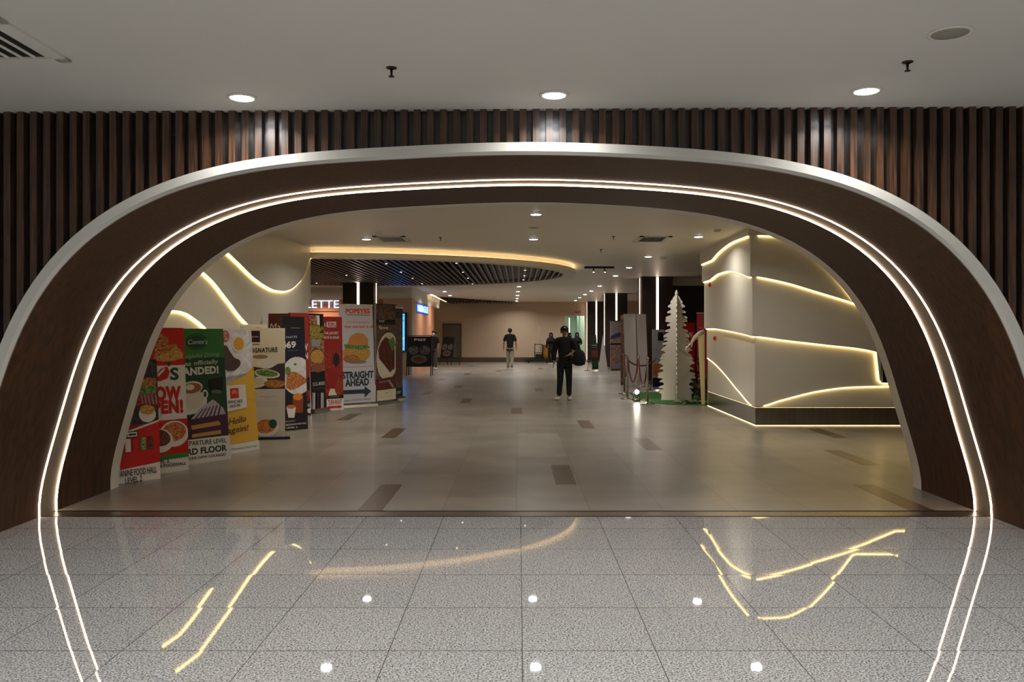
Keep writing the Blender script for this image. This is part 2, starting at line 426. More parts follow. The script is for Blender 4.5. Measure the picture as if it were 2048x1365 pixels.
def skirting(name, path, off, z0, z1, m, parent, d=.03):
    a = offpath(path, off); b = offpath(path, off - d); mb = MB()
    for i in range(len(path) - 1):
        for p, q, r in ((a, a, (z0, z1)),): mb.quad((*a[i], z0), (*a[i+1], z0), (*a[i+1], z1), (*a[i], z1))
        mb.quad((*a[i], z1), (*a[i+1], z1), (*b[i+1], z1), (*b[i], z1)); mb.quad((*a[i], z0), (*b[i], z0), (*b[i+1], z0), (*a[i+1], z0))
        mb.quad((*b[i], z0), (*b[i+1], z0), (*b[i+1], z1), (*b[i], z1))
    for i in (0, -1): mb.quad((*a[i], z0), (*b[i], z0), (*b[i], z1), (*a[i], z1))
    return mb.build(name, m, parent, fix=False)
skirting('baseboard', RW, .02, .015, .298, M_STEEL, FR)
M_LEDLOW = emi('base_led', (255, 226, 160), 5)
t = MB(); pp = offpath(RW, .004); t.tube([(*p, .302) for p in pp], .004, 6); t.build('light_line', M_LEDLOW, FR)
t = MB(); pp = offpath(RW, .012); t.tube([(*p, .008) for p in pp], .004, 6); t.build('light_line', M_LEDLOW, FR)
# the block's remaining faces
k = MB(); k.box(4.08, 9, 13.86, 17.66, 0, HALL_H); struct(k.build('wall_hall_block', M_FEATURE))
hx = at_depth(1778, 742, 13.7)
MB().box(hx[0] - .12, hx[0] + .25, 13.66, 13.72, 0.71, 1.12).build('dark_opening', M_BLACK, FR)  # darkness of an opening in the wall, painted as a black box
# left feature wall
LW = [(-5.1, 8.3), (-4.72, 11.0), (-4.42, 13.6), (-4.22, 16.0), (-4.18, 16.75), (-4.5, 16.9), (-12, 16.9)]
def lpx(pl, extra=(), off=0):
    cu = cumlen(LW); o = [on_path(x, y, LW[:5], cu, off) for x, y in pl]; o = [q for q in o if q] + list(extra); return sorted(o)
ll = [lpx([(400, 458), (430, 484), (453.6, 505), (478, 528), (504.5, 554), (531, 572.7), (548.5, 580.6), (564, 582.5), (580, 579), (594, 568), (604.7, 554), (612, 535), (617.5, 520)], [(cumlen(LW)[4], 3.02), (cumlen(LW)[5], 3.1)], .10),
      lpx([(360, 510), (385, 528), (404, 543.7), (425.5, 564), (443, 586), (460.6, 608.7), (478, 631.6), (495.7, 651), (530, 690), (560, 710), (585, 690), (600, 650), (608, 625), (615, 608)], [(cumlen(LW)[4], 2.2), (cumlen(LW)[5], 2.5)], .06),
      lpx([(320, 625), (343, 621), (355, 622), (369, 626), (387, 637), (411, 658), (440, 700), (470, 770), (500, 840)], (), .02)]
FL, posL, cumL = relief('wall_hall_left', LW, [.12, .08, .04, 0], ll, .2, HALL_H, M_FEATURE, M_LEDWALL, led_r=.011)
skirting('baseboard', LW, .02, 0, .2, M_STEEL, FL)

# ------------------------------------------------------------------ oval dropped ceiling feature with slats and cove light
CX, CY, RA, RB = -4.2, 21.7, 5.65, 5.1
def oval(a, b, z, n=96): return [(a * math.cos(2*math.pi*i/n), b * math.sin(2*math.pi*i/n), z) for i in range(n)]
def oval_band(rings, name, m, parent, n=96):
    mb = MB(); vs = []; fs = []
    for a, b, z in rings: vs += oval(a, b, z, n)
    for j in range(len(rings) - 1):
        for i in range(n): fs.append((j*n+i, j*n+(i+1) % n, (j+1)*n+(i+1) % n, (j+1)*n+i))
    mb.add(vs, fs, 0, False); return mb.build(name, m, parent, fix=False)
ov = thing('oval_ceiling_feature', 'large oval dropped ceiling of black slats ringed by warm cove light', 'ceiling feature', (CX, CY, 2.99))
oval_band([(RA - .32, RB - .32, .10), (RA - .32, RB - .32, 0), (RA, RB, 0), (RA, RB, .108), (RA - .02, RB - .02, .108), (RA - .02, RB - .02, .095), (RA - .32, RB - .32, .095)], 'fascia_ring', M_CEILH, ov)
oval_band([(RA - .15, RB - .15, .09), (RA - .15, RB - .15, .199)], 'cove_riser', M_CEILH, ov)
mb = MB(); n = 96; mb.add(oval(RA - .3, RB - .3, .093), [tuple(range(n))]); mb.build('dark_backing', M_BLACK, ov, fix=False)
mb = MB(); mb.tube([(x, y, .104) for x, y, z in oval(RA - .05, RB - .05, 0)], .012, 6, closed=True); mb.build('cove_light', emi('cove_led', (255, 224, 172), 6), ov)
mb = MB(); pitch = .145; edge_ = MB()
for i in range(-40, 41):
    x = i * pitch
    if abs(x) >= RA - .34: continue
    h = (RB - .32) * math.sqrt(1 - (x / (RA - .32)) ** 2); mb.box(x - .021, x + .021, -h, h, .014, .06); edge_.box(x - .022, x + .022, -h, h, .009, .016)
mb.build('slat', mat('black_ceiling_slat', (14, 13, 13), .6), ov); edge_.build('slat_edge', mat('grey_slat_edge', (108, 96, 88), .4), ov)
# second oval, far off at the left end of the hall
o2 = thing('oval_ceiling_feature', 'smaller slatted dark ceiling recess far off by the end wall', 'ceiling feature', (-4.4, 45, 3.08))
def clip_oval(name, m, mk): pass
mb = MB()
for i in range(0, 30):
    x = .85 + i * .16
    if x > 4.2: break
    h = 8.0 * (1 - (x / 4.3) ** .9) ; mb.box(x - .025, x + .025, -h, -.05, .02, .10)
mb.build('slat', mat('brown_ceiling_slat', (70, 56, 48), .5), o2)
bk = [(.5, -.05)] + [(.5 + 3.8 * q / 12, -8.0 * (1 - ((.5 + 3.8*q/12) / 4.3) ** .9)) for q in range(13)] + [(4.3, -.05)]
mb = MB(); mb.prism(bk, .10, .104, axis='z'); mb.build('dark_backing', M_BLACK, o2)
mb = MB(); mb.box(.6, .68, -8.6, -.8, .085, .11); mb.build('light_line', emi('far_cove', (255, 214, 170), 4), o2)

# ------------------------------------------------------------------ far end of the hall
M_BEIGE = mat('warm_beige_wall', (196, 172, 146), .7, var=.03, vscale=.6)
M_PEACH = mat('peach_shop_wall', (214, 150, 112), .6, var=.03)
M_GREENISH = mat('pale_green_wall', (176, 190, 172), .5)
b = MB(); b.box(-4.4, 2.46, 45, 45.2, 0, HALL_H); b.box(2.46, 3.5, 45, 45.2, 2.45, HALL_H); b.box(3.5, 12, 45, 45.2, 0, HALL_H)
far = struct(b.build('wall_far', M_BEIGE))
MB().box(-4.4, 2.46, 44.97, 45, 0, .25).build('baseboard', mat('far_skirting', (120, 108, 98), .25, metal=1), far)
b = MB(); b.box(-4.5, -4.38, 31.9, 45, 0, 2.6); b.box(-4.5, -4.38, 31.9, 45, 2.6, HALL_H); struct(b.build('wall_hall_left_far', M_BEIGE))
b = MB(); b.box(-3.96, -3.9, 31.9, 39.2, 0, 2.75); pw = struct(b.build('wall_shop', M_PEACH))
b = MB(); b.box(-4.3, -3.9, 31.9, 42, 2.75, HALL_H); struct(b.build('trim_1', M_WHITE))
b = MB(); b.box(-12, -3.9, 31, 31.9, 2.81, HALL_H); b.box(-12, -3.9, 30.93, 31, 2.98, 3.02); struct(b.build('trim_2', M_WHITE))
b = MB(); b.box(-4.95, -3.9, 31.05, 31.9, 0, 2.81); struct(b.build('wall_pilaster', M_BEIGE))
b = MB(); b.box(-12, -4.95, 33, 33.2, 0, HALL_H); struct(b.build('wall_shop_front', M_PEACH))
struct(MB().box(-12.1, -12, 8, 54, 0, 3.3).build('wall_hall_outer_left', M_BEIGE)); struct(MB().box(9, 9.1, 8, 54, 0, 3.3).build('wall_hall_outer_right', M_BEIGE))
# lit side passage through the opening in the far wall
b = MB(); b.box(2.2, 2.46, 45.2, 52, 0, HALL_H); b.box(3.5, 3.7, 45.2, 52, 0, HALL_H); b.box(2.46, 3.5, 51.8, 52, 0, HALL_H); b.box(2.85, 2.9, 48, 48.05, 0, 2.4)
struct(b.build('wall_passage', M_GREENISH))
area(3.0, 47.5, 3.1, 22, .5, (.9, 1, .92)); area(3.0, 50, 3.1, 20, .5, (.9, 1, .92))
o = MB().box(2.86, 2.885, 47.96, 48.0, .1, 2.4).build('vertical_light', emi('passage_led', (235, 255, 225), 4)); tag(o, 'thin vertical light tube in the pale green passage beyond the end wall', 'light')
# flush service door in the end wall
d = MB().box(-3.95, -3.08, 44.93, 44.98, .26, 1.98).build('door_1', mat('grey_door', (104, 94, 78), .5)); struct(d)
fr = MB(); fr.box(-4.01, -3.95, 44.9, 45, .0, 2.04); fr.box(-3.08, -3.02, 44.9, 45, 0, 2.04); fr.box(-3.95, -3.08, 44.9, 45, 1.98, 2.04); fr.build('door_frame', mat('brown_door_frame', (84, 66, 50), .5), d)
MB().box(-3.2, -3.16, 44.86, 44.93, .98, 1.1).build('door_handle', M_STEEL, d)
# dark wall block at right behind the tree, with a pale bulkhead
struct(MB().box(4.4, 9, 26.3, 26.5, 0, 2.98).build('wall_dark', mat('dark_brown_wall', (46, 34, 28), .5, var=.1)))
struct(MB().box(4.4, 9, 26.0, 26.5, 2.98, HALL_H).build('trim_3', M_CEILH))
struct(MB().box(5.6, 9, 38, 38.2, 0, 2.6).build('wall_side', mat('side_green', (128, 136, 122), .5)))

# ------------------------------------------------------------------ columns
M_LEDCOL = emi('column_led', (255, 228, 206), 8)
def column(x, D, label, z1=HALL_H, strip0=.1):
    t = thing('column', label, 'column', (x, D, 0), 0, 'dark columns with light strips')
    MB().box(-.455, .455, 0, .9, .12, z1).build('shaft', M_COLUMN, t)
    MB().box(-.47, .47, -.015, .915, 0, .12).build('plinth', M_STEEL, t)
    MB().box(-.032, .032, -.012, 0, .14, z1 - .02).build('light_strip', M_LEDCOL, t)
    MB().box(-.459, -.455, .43, .47, .14, z1 - .02).build('light_strip', M_LEDCOL, t)
    return t
column(4.09, 25, 'nearest right-hand dark column, beside the white cut-out tree')
column(4.06, 35.2, 'middle dark column of the right-hand row, behind the landscape banner')
column(4.06, 44.3, 'farthest dark column of the right-hand row, beside the green passage', z1=HALL_H)
ct = column(-4.72, 25, 'dark column under the slatted oval, rising behind the chicken burger banner', z1=3.1)
for ch in ct.children:
    if ch.name.startswith('light_strip') and ch.data.vertices[0].co.x < -.1: ch.location.x = .914

# ------------------------------------------------------------------ downlights
def downlight(name, r, lens, power, size, spread):
    t = bpy.data.objects.new(name, None); COL.objects.link(t); t.empty_display_size = .05
    MB().lathe([(r + .018, 0), (r + .018, -.006), (r, -.012), (r, 0)], n=28).build('trim_ring', M_WHITE, t)
    MB().lathe([(r, -.002), (r * .98, -.010), (r * .8, -.016), (r * .4, -.020), (.002, -.021)], n=28).build('diffuser', lens, t)
    l = area(0, 0, -.03, power, size, (1, .975, .94), spread); l.parent = t
    return t
FRL = [(484, 191), (1108, 189), (1733, 184)]
wh = ['left one', 'middle one', 'right one']
dl = downlight('downlight', .08, M_LAMP, P_FRONT, .15, 150)
first = True
zc = lambda x: 3.107 + .0053 * x
for i, (px, py) in enumerate(FRL):
    D = (3.107 - EYE) * F_PX / (VY - py); x = (px - VX) * D / F_PX
    lab = 'round white downlight in the foreground ceiling, %s of the three above the arch' % wh[i]
    if i == 0: dl.location = (x, D, zc(x)); tag(dl, lab, 'downlight', 'foreground ceiling downlights')
    else: copy_thing(dl, (x, D, zc(x)), lab)
lt = [c_ for c_ in dl.children if c_.type == 'LIGHT'][0]; big = lt.data.copy(); lt.data.energy = P_FRONT * .5
for y in (2.6, -.6, -3.8, -7.0):
    for x in (-6.03, -1.85, .24, 2.33, 6.6):
        q_ = copy_thing(dl, (x, y, zc(x)), 'round white downlight in the entrance ceiling behind the viewpoint', group='entrance downlights behind the viewpoint')
        for c_ in q_.children:
            if c_.type == 'LIGHT': c_.data = big
hl = downlight('downlight', .075, M_LAMP, P_HALL, .14, 150); used = [False]
def hall_lamp(px, py, lab, z=HALL_H):
    D = (z - EYE) * F_PX / (VY - py); x = (px - VX) * D / F_PX
    if not used[0]: hl.location = (x, D, z); tag(hl, lab, 'downlight', 'hall ceiling downlights'); used[0] = True
    else:
        q_ = copy_thing(hl, (x, D, z), lab)
        if D > 27:
            for c_ in q_.children:
                if c_.type == 'LIGHT':
                    c_.data = c_.data.copy(); c_.data.energy = P_HALL * 1.7
hall_lamp(1072, 428, 'round downlight nearest behind the arch, alone at the top of the opening')
hall_lamp(1067, 478, 'round downlight in the second row, straight behind the nearest one')
hall_lamp(733, 478, 'round downlight beside the air vent left of the opening')
hall_lamp(1397, 473, 'round downlight in the second row, close to the right feature wall')
R_ = [(1296.5, 513), (1258, 535), (1231, 551.5), (1199.5, 572), (1183, 582), (1170, 589), (1159, 595.5), (1151, 601), (1143.5, 605)]
nth = ['first', 'second', 'third', 'fourth', 'fifth', 'sixth', 'seventh', 'eighth', 'ninth and farthest']
for i, (a, b_) in enumerate(R_): hall_lamp(a, b_, 'round downlight, %s in the slanting row beside the right-hand columns' % nth[i])
C_ = [(1038, 573), (1036, 583), (1035, 591), (1034, 597), (1033.5, 602)]
for i, (a, b_) in enumerate(C_): hall_lamp(a, b_, 'round downlight, %s in the short centre row beyond the slatted oval' % nth[i])
hall_lamp(889.5, 583, 'round downlight at left beyond the oval, the nearer of a pair'); hall_lamp(900, 591, 'round downlight at left beyond the oval, the farther of a pair')
hall_lamp(659, 576.5, 'round downlight at far left, before the pale bulkhead over the shop sign')
# row positions out of sight beyond the arch jambs
copy_thing(hl, (-2.70, 11.87, HALL_H), 'round downlight in the first hall row hidden by the left side of the arch'); copy_thing(hl, (3.33, 11.87, HALL_H), 'round downlight in the first hall row hidden by the right side of the arch')
# small spots between the slats
sp = bpy.data.objects.new('spotlight', None); COL.objects.link(sp); sp.empty_display_size = .04
MB().lathe([(.035, .03), (.035, -.01), (.028, -.012)], n=16).build('housing', M_WHITE, sp); MB().lathe([(.027, -.009), (.02, -.014), (.002, -.016)], n=16).build('lens', emi('spot_lens', (255, 246, 230), 7), sp)
l = area(0, 0, -.03, P_SPOT, .05, (1, .95, .88), 90); l.parent = sp
SPX = [(772.6, 527, 'nearest in the left-hand line'), (802, 544, 'second in the left-hand line'), (825, 556.5, 'third in the left-hand line'), (844, 567, 'last in the left-hand line'), (913, 526, 'nearest in the middle line'), (926, 544, 'second in the middle line'),
       (936, 556, 'third in the middle line'), (945, 567.5, 'last in the middle line'), (1050, 540, 'nearest in the right-hand line'), (1048.7, 551, 'middle of the right-hand line'), (1046.7, 559, 'last in the right-hand line'), (693, 550, 'over the left column'), (633, 566, 'far left by the shop sign')]
for i, (px, py, q) in enumerate(SPX):
    D = (3.0 - EYE) * F_PX / (VY - py); x = (px - VX) * D / F_PX
    if i == 0: sp.location = (x, D, 3.0); tag(sp, 'small spotlight between the ceiling slats, ' + q, 'spotlight', 'spots in the slatted oval')
    else: copy_thing(sp, (x, D, 3.0), 'small spotlight between the ceiling slats, ' + q)
area(-6.8, 27.5, 3.1, 30, .3, (1, .93, .95), 175); area(-8.5, 29, 3.1, 30, .3, (1, .93, .95), 175)  # added lights without fixtures, out of sight, to brighten the pale bulkhead
area(-7.5, 32.2, 2.7, 26, .8, (1, .72, .55)); area(-3.4, 41, 3.1, 10, .5, (1, .85, .7))
# ------------------------------------------------------------------ printed panels
_tx = {}
def text_mesh(s, bold=0.0, space=1.0):
    key = (s, bold, space)
    if key in _tx: return _tx[key]
    c = bpy.data.curves.new('t', 'FONT'); c.body = s; c.size = 1; c.offset = bold; c.space_character = space; c.resolution_u = 3
    o = bpy.data.objects.new('t', c); COL.objects.link(o); bpy.context.view_layer.update()
    dg = bpy.context.evaluated_depsgraph_get(); me = bpy.data.meshes.new_from_object(o.evaluated_get(dg))
    vs = [(v.co.x, v.co.y) for v in me.vertices]; fs = [tuple(p.vertices) for p in me.polygons]
    bpy.data.objects.remove(o); bpy.data.curves.remove(c); bpy.data.meshes.remove(me)
    x0 = min(v[0] for v in vs); x1 = max(v[0] for v in vs); cap = .69
    vs = [((x - x0) / (x1 - x0), y / cap) for x, y in vs]; _tx[key] = (vs, fs); return _tx[key]
def clip(poly, W, H):
    def cut(P, ins, inter):
        o = []
        for i, p in enumerate(P):
            q = P[i-1]
            if ins(p):
                if not ins(q): o.append(inter(q, p))
                o.append(p)
            elif ins(q): o.append(inter(q, p))
        return o
    def ix(v): return lambda a, b: (v, a[1] + (b[1]-a[1]) * (v-a[0]) / (b[0]-a[0]))
    def iy(v): return lambda a, b: (a[0] + (b[0]-a[0]) * (v-a[1]) / (b[1]-a[1]), v)
    for ins, inter in ((lambda p: p[0] >= 0, ix(0)), (lambda p: p[0] <= W, ix(W)), (lambda p: p[1] >= 0, iy(0)), (lambda p: p[1] <= H, iy(H))):
        if poly: poly = cut(poly, ins, inter)
    return poly
class Panel:
    """a printed panel that stands at BL-BR on the floor; artwork is laid on its face in panel coordinates"""
    def __init__(s, BL, BR, H, tilt=0, z0=0.0, skew=0, thick=.012):
        s.o = Vector((BL[0], BL[1], 0)); d = Vector((BR[0]-BL[0], BR[1]-BL[1])); s.W = d.length; s.H = H
        s.U = d.normalized(); s.rz = math.atan2(s.U.y, s.U.x); s.nb = Vector((-s.U.y, s.U.x)); s.tilt = tilt; s.z0 = z0; s.skew = skew; s.th = thick
        s.mats = []; s.mb = MB(); s.layer = 0
    def mi(s, m):
        if m not in s.mats: s.mats.append(m)
        return s.mats.index(m)
    def loc(s, u, v, k): return (u + s.skew * v / s.H, s.tilt * v / s.H - k * .0007, s.z0 + v)
    def P(s, px, py):
        """panel coordinates of a photographed point of the artwork"""
        k = (px - VX) / F_PX; kz = (VY - py) / F_PX
        A_ = Matrix(((k, -s.U.x, -(s.nb.x * s.tilt + s.U.x * s.skew) / s.H), (1, -s.U.y, -(s.nb.y * s.tilt + s.U.y * s.skew) / s.H), (kz, 0, -1)))
        r = A_.inverted() @ Vector((s.o.x, s.o.y, s.z0 - EYE)); return r.y, r.z
    def bg(s, m, back=None):
        i = s.mi(m); j = s.mi(back or m); W, H, t = s.W, s.H, s.th
        c = [s.loc(0, 0, 0), s.loc(W, 0, 0), s.loc(W, H, 0), s.loc(0, H, 0)]; b = [(x, y + t, z) for x, y, z in c]
        s.mb.add(c + b, [(0, 1, 2, 3)], i); s.mb.add(c + b, [(7, 6, 5, 4), (0, 4, 5, 1), (1, 5, 6, 2), (2, 6, 7, 3), (3, 7, 4, 0)], j)
        return s
    def uv(s, pts, m):
        pts = clip(pts, s.W, s.H)
        if len(pts) < 3: return s
        s.layer += 1; s.mb.add([s.loc(u, v, s.layer) for u, v in pts], [tuple(range(len(pts)))], s.mi(m)); return s
    def band(s, y0, y1, m, x=None, u0=0, u1=None):
        """full-width band between two photographed heights, read at the right edge"""
        x = x or s.xr(); v0 = s.P(x, y0)[1]; v1 = s.P(x, y1)[1]; u1 = s.W if u1 is None else u1
        return s.uv([(u0, v0), (u1, v0), (u1, v1), (u0, v1)], m)
    def xr(s):
        p = s.o + Vector((s.U.x, s.U.y, 0)) * (s.W + s.skew / 2) + Vector((s.nb.x, s.nb.y, 0)) * s.tilt / 2; return VX + p.x * F_PX / p.y
    def poly(s, pts, m): return s.uv([s.P(*p) for p in pts], m)
    def ell(s, cx, cy, rx, ry, m, ang=0, n=26):
        a = math.radians(ang); pts = []
        for i in range(n):
            t = 2 * math.pi * i / n; x = rx * math.cos(t); y = ry * math.sin(t)
            pts.append((cx + x * math.cos(a) - y * math.sin(a), cy + x * math.sin(a) + y * math.cos(a)))
        return s.poly(pts, m)
    def rect(s, x0, y0, x1, y1, m):
        a = s.P(x0, y0); b = s.P(x1, y1); return s.uv([(a[0], a[1]), (b[0], a[1]), (b[0], b[1]), (a[0], b[1])], m)
    def text(s, t, x0, y0, x1, y1, h, m, bold=.0, shear=0, space=1.0):
        """lettering along the baseline (x0,y0)-(x1,y1), capitals h pixels tall at its start"""
        a = s.P(x0, y0); b = s.P(x1, y1); c = s.P(x0, y0 - h); hh = c[1] - a[1]; vs, fs = text_mesh(t, bold, space)
        s.layer += 1; i = s.mi(m)
        P_ = [(a[0] + (b[0]-a[0]) * x + shear * hh * y, a[1] + (b[1]-a[1]) * x + hh * y) for x, y in vs]
        P_ = [(min(max(u, .0), s.W), v) for u, v in P_]
        s.mb.add([s.loc(u, v, s.layer) for u, v in P_], fs, i); return s
    def finish(s, name, label, cat='banner', kind='board', part='printed_panel', group=None):
        t = thing(name, label, cat, (s.o.x, s.o.y, 0), s.rz, group)
        s.mb.build(part, s.mats, t, fix=False)
        W, H = s.W, s.H; mb = MB()
        if kind == 'board':
            mb.tube([(W/2, .02 + s.tilt * .8, s.z0 + H * .8), (W/2, s.tilt + .32, .012)], .01, 6); mb.box(W/2 - .15, W/2 + .15, s.tilt + .30, s.tilt + .33, 0, .02); mb.build('rear_strut', M_BLACK, t)
        if kind == 'rollup':
            mb.prism([(-.09, 0), (.09, 0), (.075, .05), (.03, .085), (-.03, .085), (-.075, .05)], -.02, W + .02, axis='x'); mb.build('base', mat('satin_aluminium', (176, 172, 162), .3, metal=1), t)
            MB().tube([(W/2, .03, .08), (W/2, .03 + s.tilt, s.z0 + H - .02)], .011, 6).build('support_pole', M_STEEL, t)
            MB().box(-.005 + s.skew, W + .005 + s.skew, s.tilt - .008, s.tilt + .02, s.z0 + H - .01, s.z0 + H + .018).build('top_rail', M_STEEL, t)
        if kind == 'foot':
            mb.box(-.04, W + .07, -.05, .03, 0, .035); mb.box(W/2 - .015, W/2 + .015, .02, .05, .02, s.z0 + H * .9); mb.box(W/2 - .03, W/2 + .03, .0, .3, 0, .02); mb.build('stand', M_BLACK, t)
        return t
def C(name, r, g, b, rough=.42): return mat('print_' + name, (r, g, b), rough)
cWHITE = C('white', 226, 222, 214); cRED = C('red', 196, 26, 22); cDRED = C('deep_red', 150, 20, 22); cGREEN = C('green', 52, 124, 52); cDGREEN = C('dark_green', 24, 70, 42)
cYEL = C('mustard', 224, 172, 44); cBLACK = C('black', 18, 17, 18); cNAVY = C('navy', 22, 24, 48); cCREAM = C('cream', 226, 216, 190); cBROWN = C('brown', 74, 44, 30)
cTEAL = C('dark_teal', 26, 56, 66); cORG = C('orange_red', 226, 74, 40); cPURP = C('purple', 74, 34, 66); cGREY = C('grey', 150, 146, 142); cTAN = C('tan', 190, 140, 90); cLIME = C('olive', 150, 150, 40)
fBURGER = food('photo_burger', (96, 48, 22), (176, 104, 44), (222, 160, 84)); fFRIES = food('photo_fries', (120, 66, 24), (206, 150, 62), (236, 196, 110), 90); fMEAT = food('photo_meat', (46, 22, 18), (96, 48, 34), (140, 80, 54))
fSALAD = food('photo_salad', (24, 70, 24), (80, 130, 50), (170, 184, 110)); fDISH = food('photo_dish', (130, 44, 22), (196, 104, 48), (222, 170, 96)); fRIBS = food('photo_ribs', (34, 14, 12), (90, 34, 20), (150, 70, 40))
fCAKE = food('photo_cake', (60, 26, 60), (196, 150, 70), (220, 190, 120), 30); fWOODY = food('photo_wood', (60, 40, 34), (100, 74, 60), (140, 110, 90), 20); fRED = food('photo_red', (90, 8, 10), (150, 20, 20), (180, 60, 44), 30)
fPLATE = food('photo_plate', (200, 198, 196), (222, 218, 214), (236, 232, 228), 8); fDARK = food('photo_dark', (14, 12, 14), (40, 32, 34), (84, 70, 66), 40); fHERO = food('photo_beach', (120, 120, 150), (196, 160, 140), (170, 100, 70), 6)

# 1 burger banner nearest the arch
p = Panel((-4.05, 8.40), (-3.705, 8.79), 1.235, tilt=.09).bg(cDRED, cWHITE)
p.band(968, 924, cWHITE); p.band(846, 716, fDARK)
p.poly([(240, 868), (322, 838), (322, 848), (240, 878)], cWHITE); p.poly([(240, 872), (322, 842), (322, 923.5), (240, 941)], cRED)
p.poly([(278, 775), (284, 760), (296, 755), (312, 757), (312, 772)], fBURGER); p.rect(276, 790, 312, 772, fSALAD); p.poly([(268, 812), (274, 790), (314, 788), (314, 812)], fRED)
for i in range(5): p.poly([(284 + i*7, 808), (280 + i*7, 790), (283 + i*7, 790), (287 + i*7, 808)], cGREY)
p.ell(294, 829, 17, 16, cWHITE); p.ell(294, 820, 15, 10, fFRIES)
p.rect(252, 877, 275, 862, cBLACK); p.rect(254, 875, 273, 864, cWHITE); p.rect(256, 872, 271, 867, cBLACK)
for i, c_ in enumerate((cWHITE, cRED, fSALAD, fRIBS)): p.rect(250 + i*15, 905 - i*2, 260 + i*15, 878 - i*2, c_)
p.text('ANINE FOOD HALL', 239, 955, 312, 945, 13, cBLACK, .012); p.text('LEVEL 2', 249, 968, 283, 962, 11, cBLACK, .012)
p.finish('promotional_banner', 'red and dark burger banner reading FOOD HALL LEVEL 2, nearest the left arch foot')
# 2 red NOW OPEN banner with chili
p = Panel((-3.99, 8.82), (-3.637, 9.365), 1.565, tilt=.09).bg(cWHITE)
p.band(730, 655, cRED); p.poly([(308, 720), (309, 700), (300, 690), (310, 676), (325, 668), (336, 676), (338, 690), (352, 688), (366, 706), (367, 714), (350, 722), (325, 724)], fBURGER)
p.poly([(308, 716), (336, 704), (352, 692), (366, 708), (366, 717), (340, 723), (309, 722)], fFRIES); p.ell(320, 676, 12, 8, fBURGER)
p.poly([(300, 770), (310, 752), (322, 738), (334, 733), (339, 745), (335, 757), (320, 763), (308, 762)], cRED); p.poly([(314, 750), (324, 740), (330, 736), (328, 742), (316, 754)], cWHITE)
p.text("'", 335, 744, 341, 744, 18, cDGREEN, .03); p.text('S', 340, 760, 357, 759, 23, cDGREEN, .03)
p.text('NOW', 288, 802, 362, 799, 26, cRED, .06, 0, 1.1); p.text('OPEN!', 280, 829, 366, 824, 24, cRED, .06, 0, 1.12)
p.band(908, 837, cRED); p.band(907, 905, cGREEN); p.band(914, 907, cGREEN)
p.ell(347, 868, 29, 26, cWHITE, -15); p.ell(347, 864, 24, 19, fDISH, -15); p.ell(318, 882, 28, 24, cWHITE); p.ell(316, 876, 24, 17, fMEAT, 10)
p.text('LEVEL 2,', 304, 929, 339, 925, 6, cBLACK, .02); p.text('ZANINE FOODHALL', 290, 940, 371, 929, 6, cBLACK, .02)
p.finish('promotional_banner', 'white and red banner reading NOW OPEN with a red chili, second from the arch')
# 3 green coffee banner
p = Panel((-3.85, 9.60), (-3.462, 10.19), 1.56, tilt=.13).bg(cGREEN)
p.band(870, 715, cDGREEN)
p.ell(393, 684, 22, 16.5, cDGREEN); p.ell(393, 684, 20, 14.5, cGREEN); p.ell(393, 684, 19, 13, cDGREEN); p.text("Conte's", 375, 689, 414, 688, 9, cWHITE, .0, .25)
p.text('Delightful Dining', 358, 719, 437, 712, 8.5, C('pale_green', 170, 190, 150), -.01, .3); p.text('has officially', 362, 733, 436, 727, 8.5, C('pale_green', 170, 190, 150), .03); p.text('LANDED!', 357, 752, 437, 746, 14, cWHITE, .05, 0, 1.08)
p.ell(378, 806, 36, 24, cWHITE, -12); p.ell(384, 798, 22, 22, C('cup', 214, 206, 190)); p.ell(382, 776, 23, 13, C('cup', 214, 206, 190), -8); p.ell(382, 777, 20, 10.5, C('coffee', 150, 96, 60), -8); p.ell(379, 775, 9, 6, cCREAM); p.ell(409, 789, 6, 9, cWHITE); p.ell(409, 789, 3, 6, cDGREEN)
p.poly([(418, 760), (445, 755), (444, 784), (436, 788), (428, 788), (420, 784)], cBLACK); p.ell(432, 784, 11, 4, C('glass_grey', 90, 110, 100))
p.poly([(378, 842), (398, 818), (425, 799), (445, 816), (452, 832)], C('napkin', 190, 178, 196))
for i in range(6): p.poly([(388 + i*9, 838 - i), (404 + i*7, 818 - i*2), (406 + i*7, 818 - i*2), (391 + i*9, 838 - i)], cPURP)
p.poly([(372, 880), (374, 840), (452, 828), (456, 868)], cPURP); p.poly([(380, 852), (436, 842), (440, 850), (382, 860)], C('cake', 196, 150, 74)); p.poly([(382, 869), (440, 860), (440, 868), (382, 876)], C('cake', 196, 150, 74))
p.band(922, 871, cWHITE); p.text('DEPARTURE LEVEL', 363, 893, 451, 885, 9, cDGREEN, .02); p.text('3RD FLOOR', 363, 912, 452, 901, 12, cDGREEN, .04); p.text('(NEVER OPW LOUNGE)', 364, 922, 449, 911, 5, cDGREEN, .02)
p.finish('promotional_banner', 'green banner with oval crest, coffee cup and purple cake')
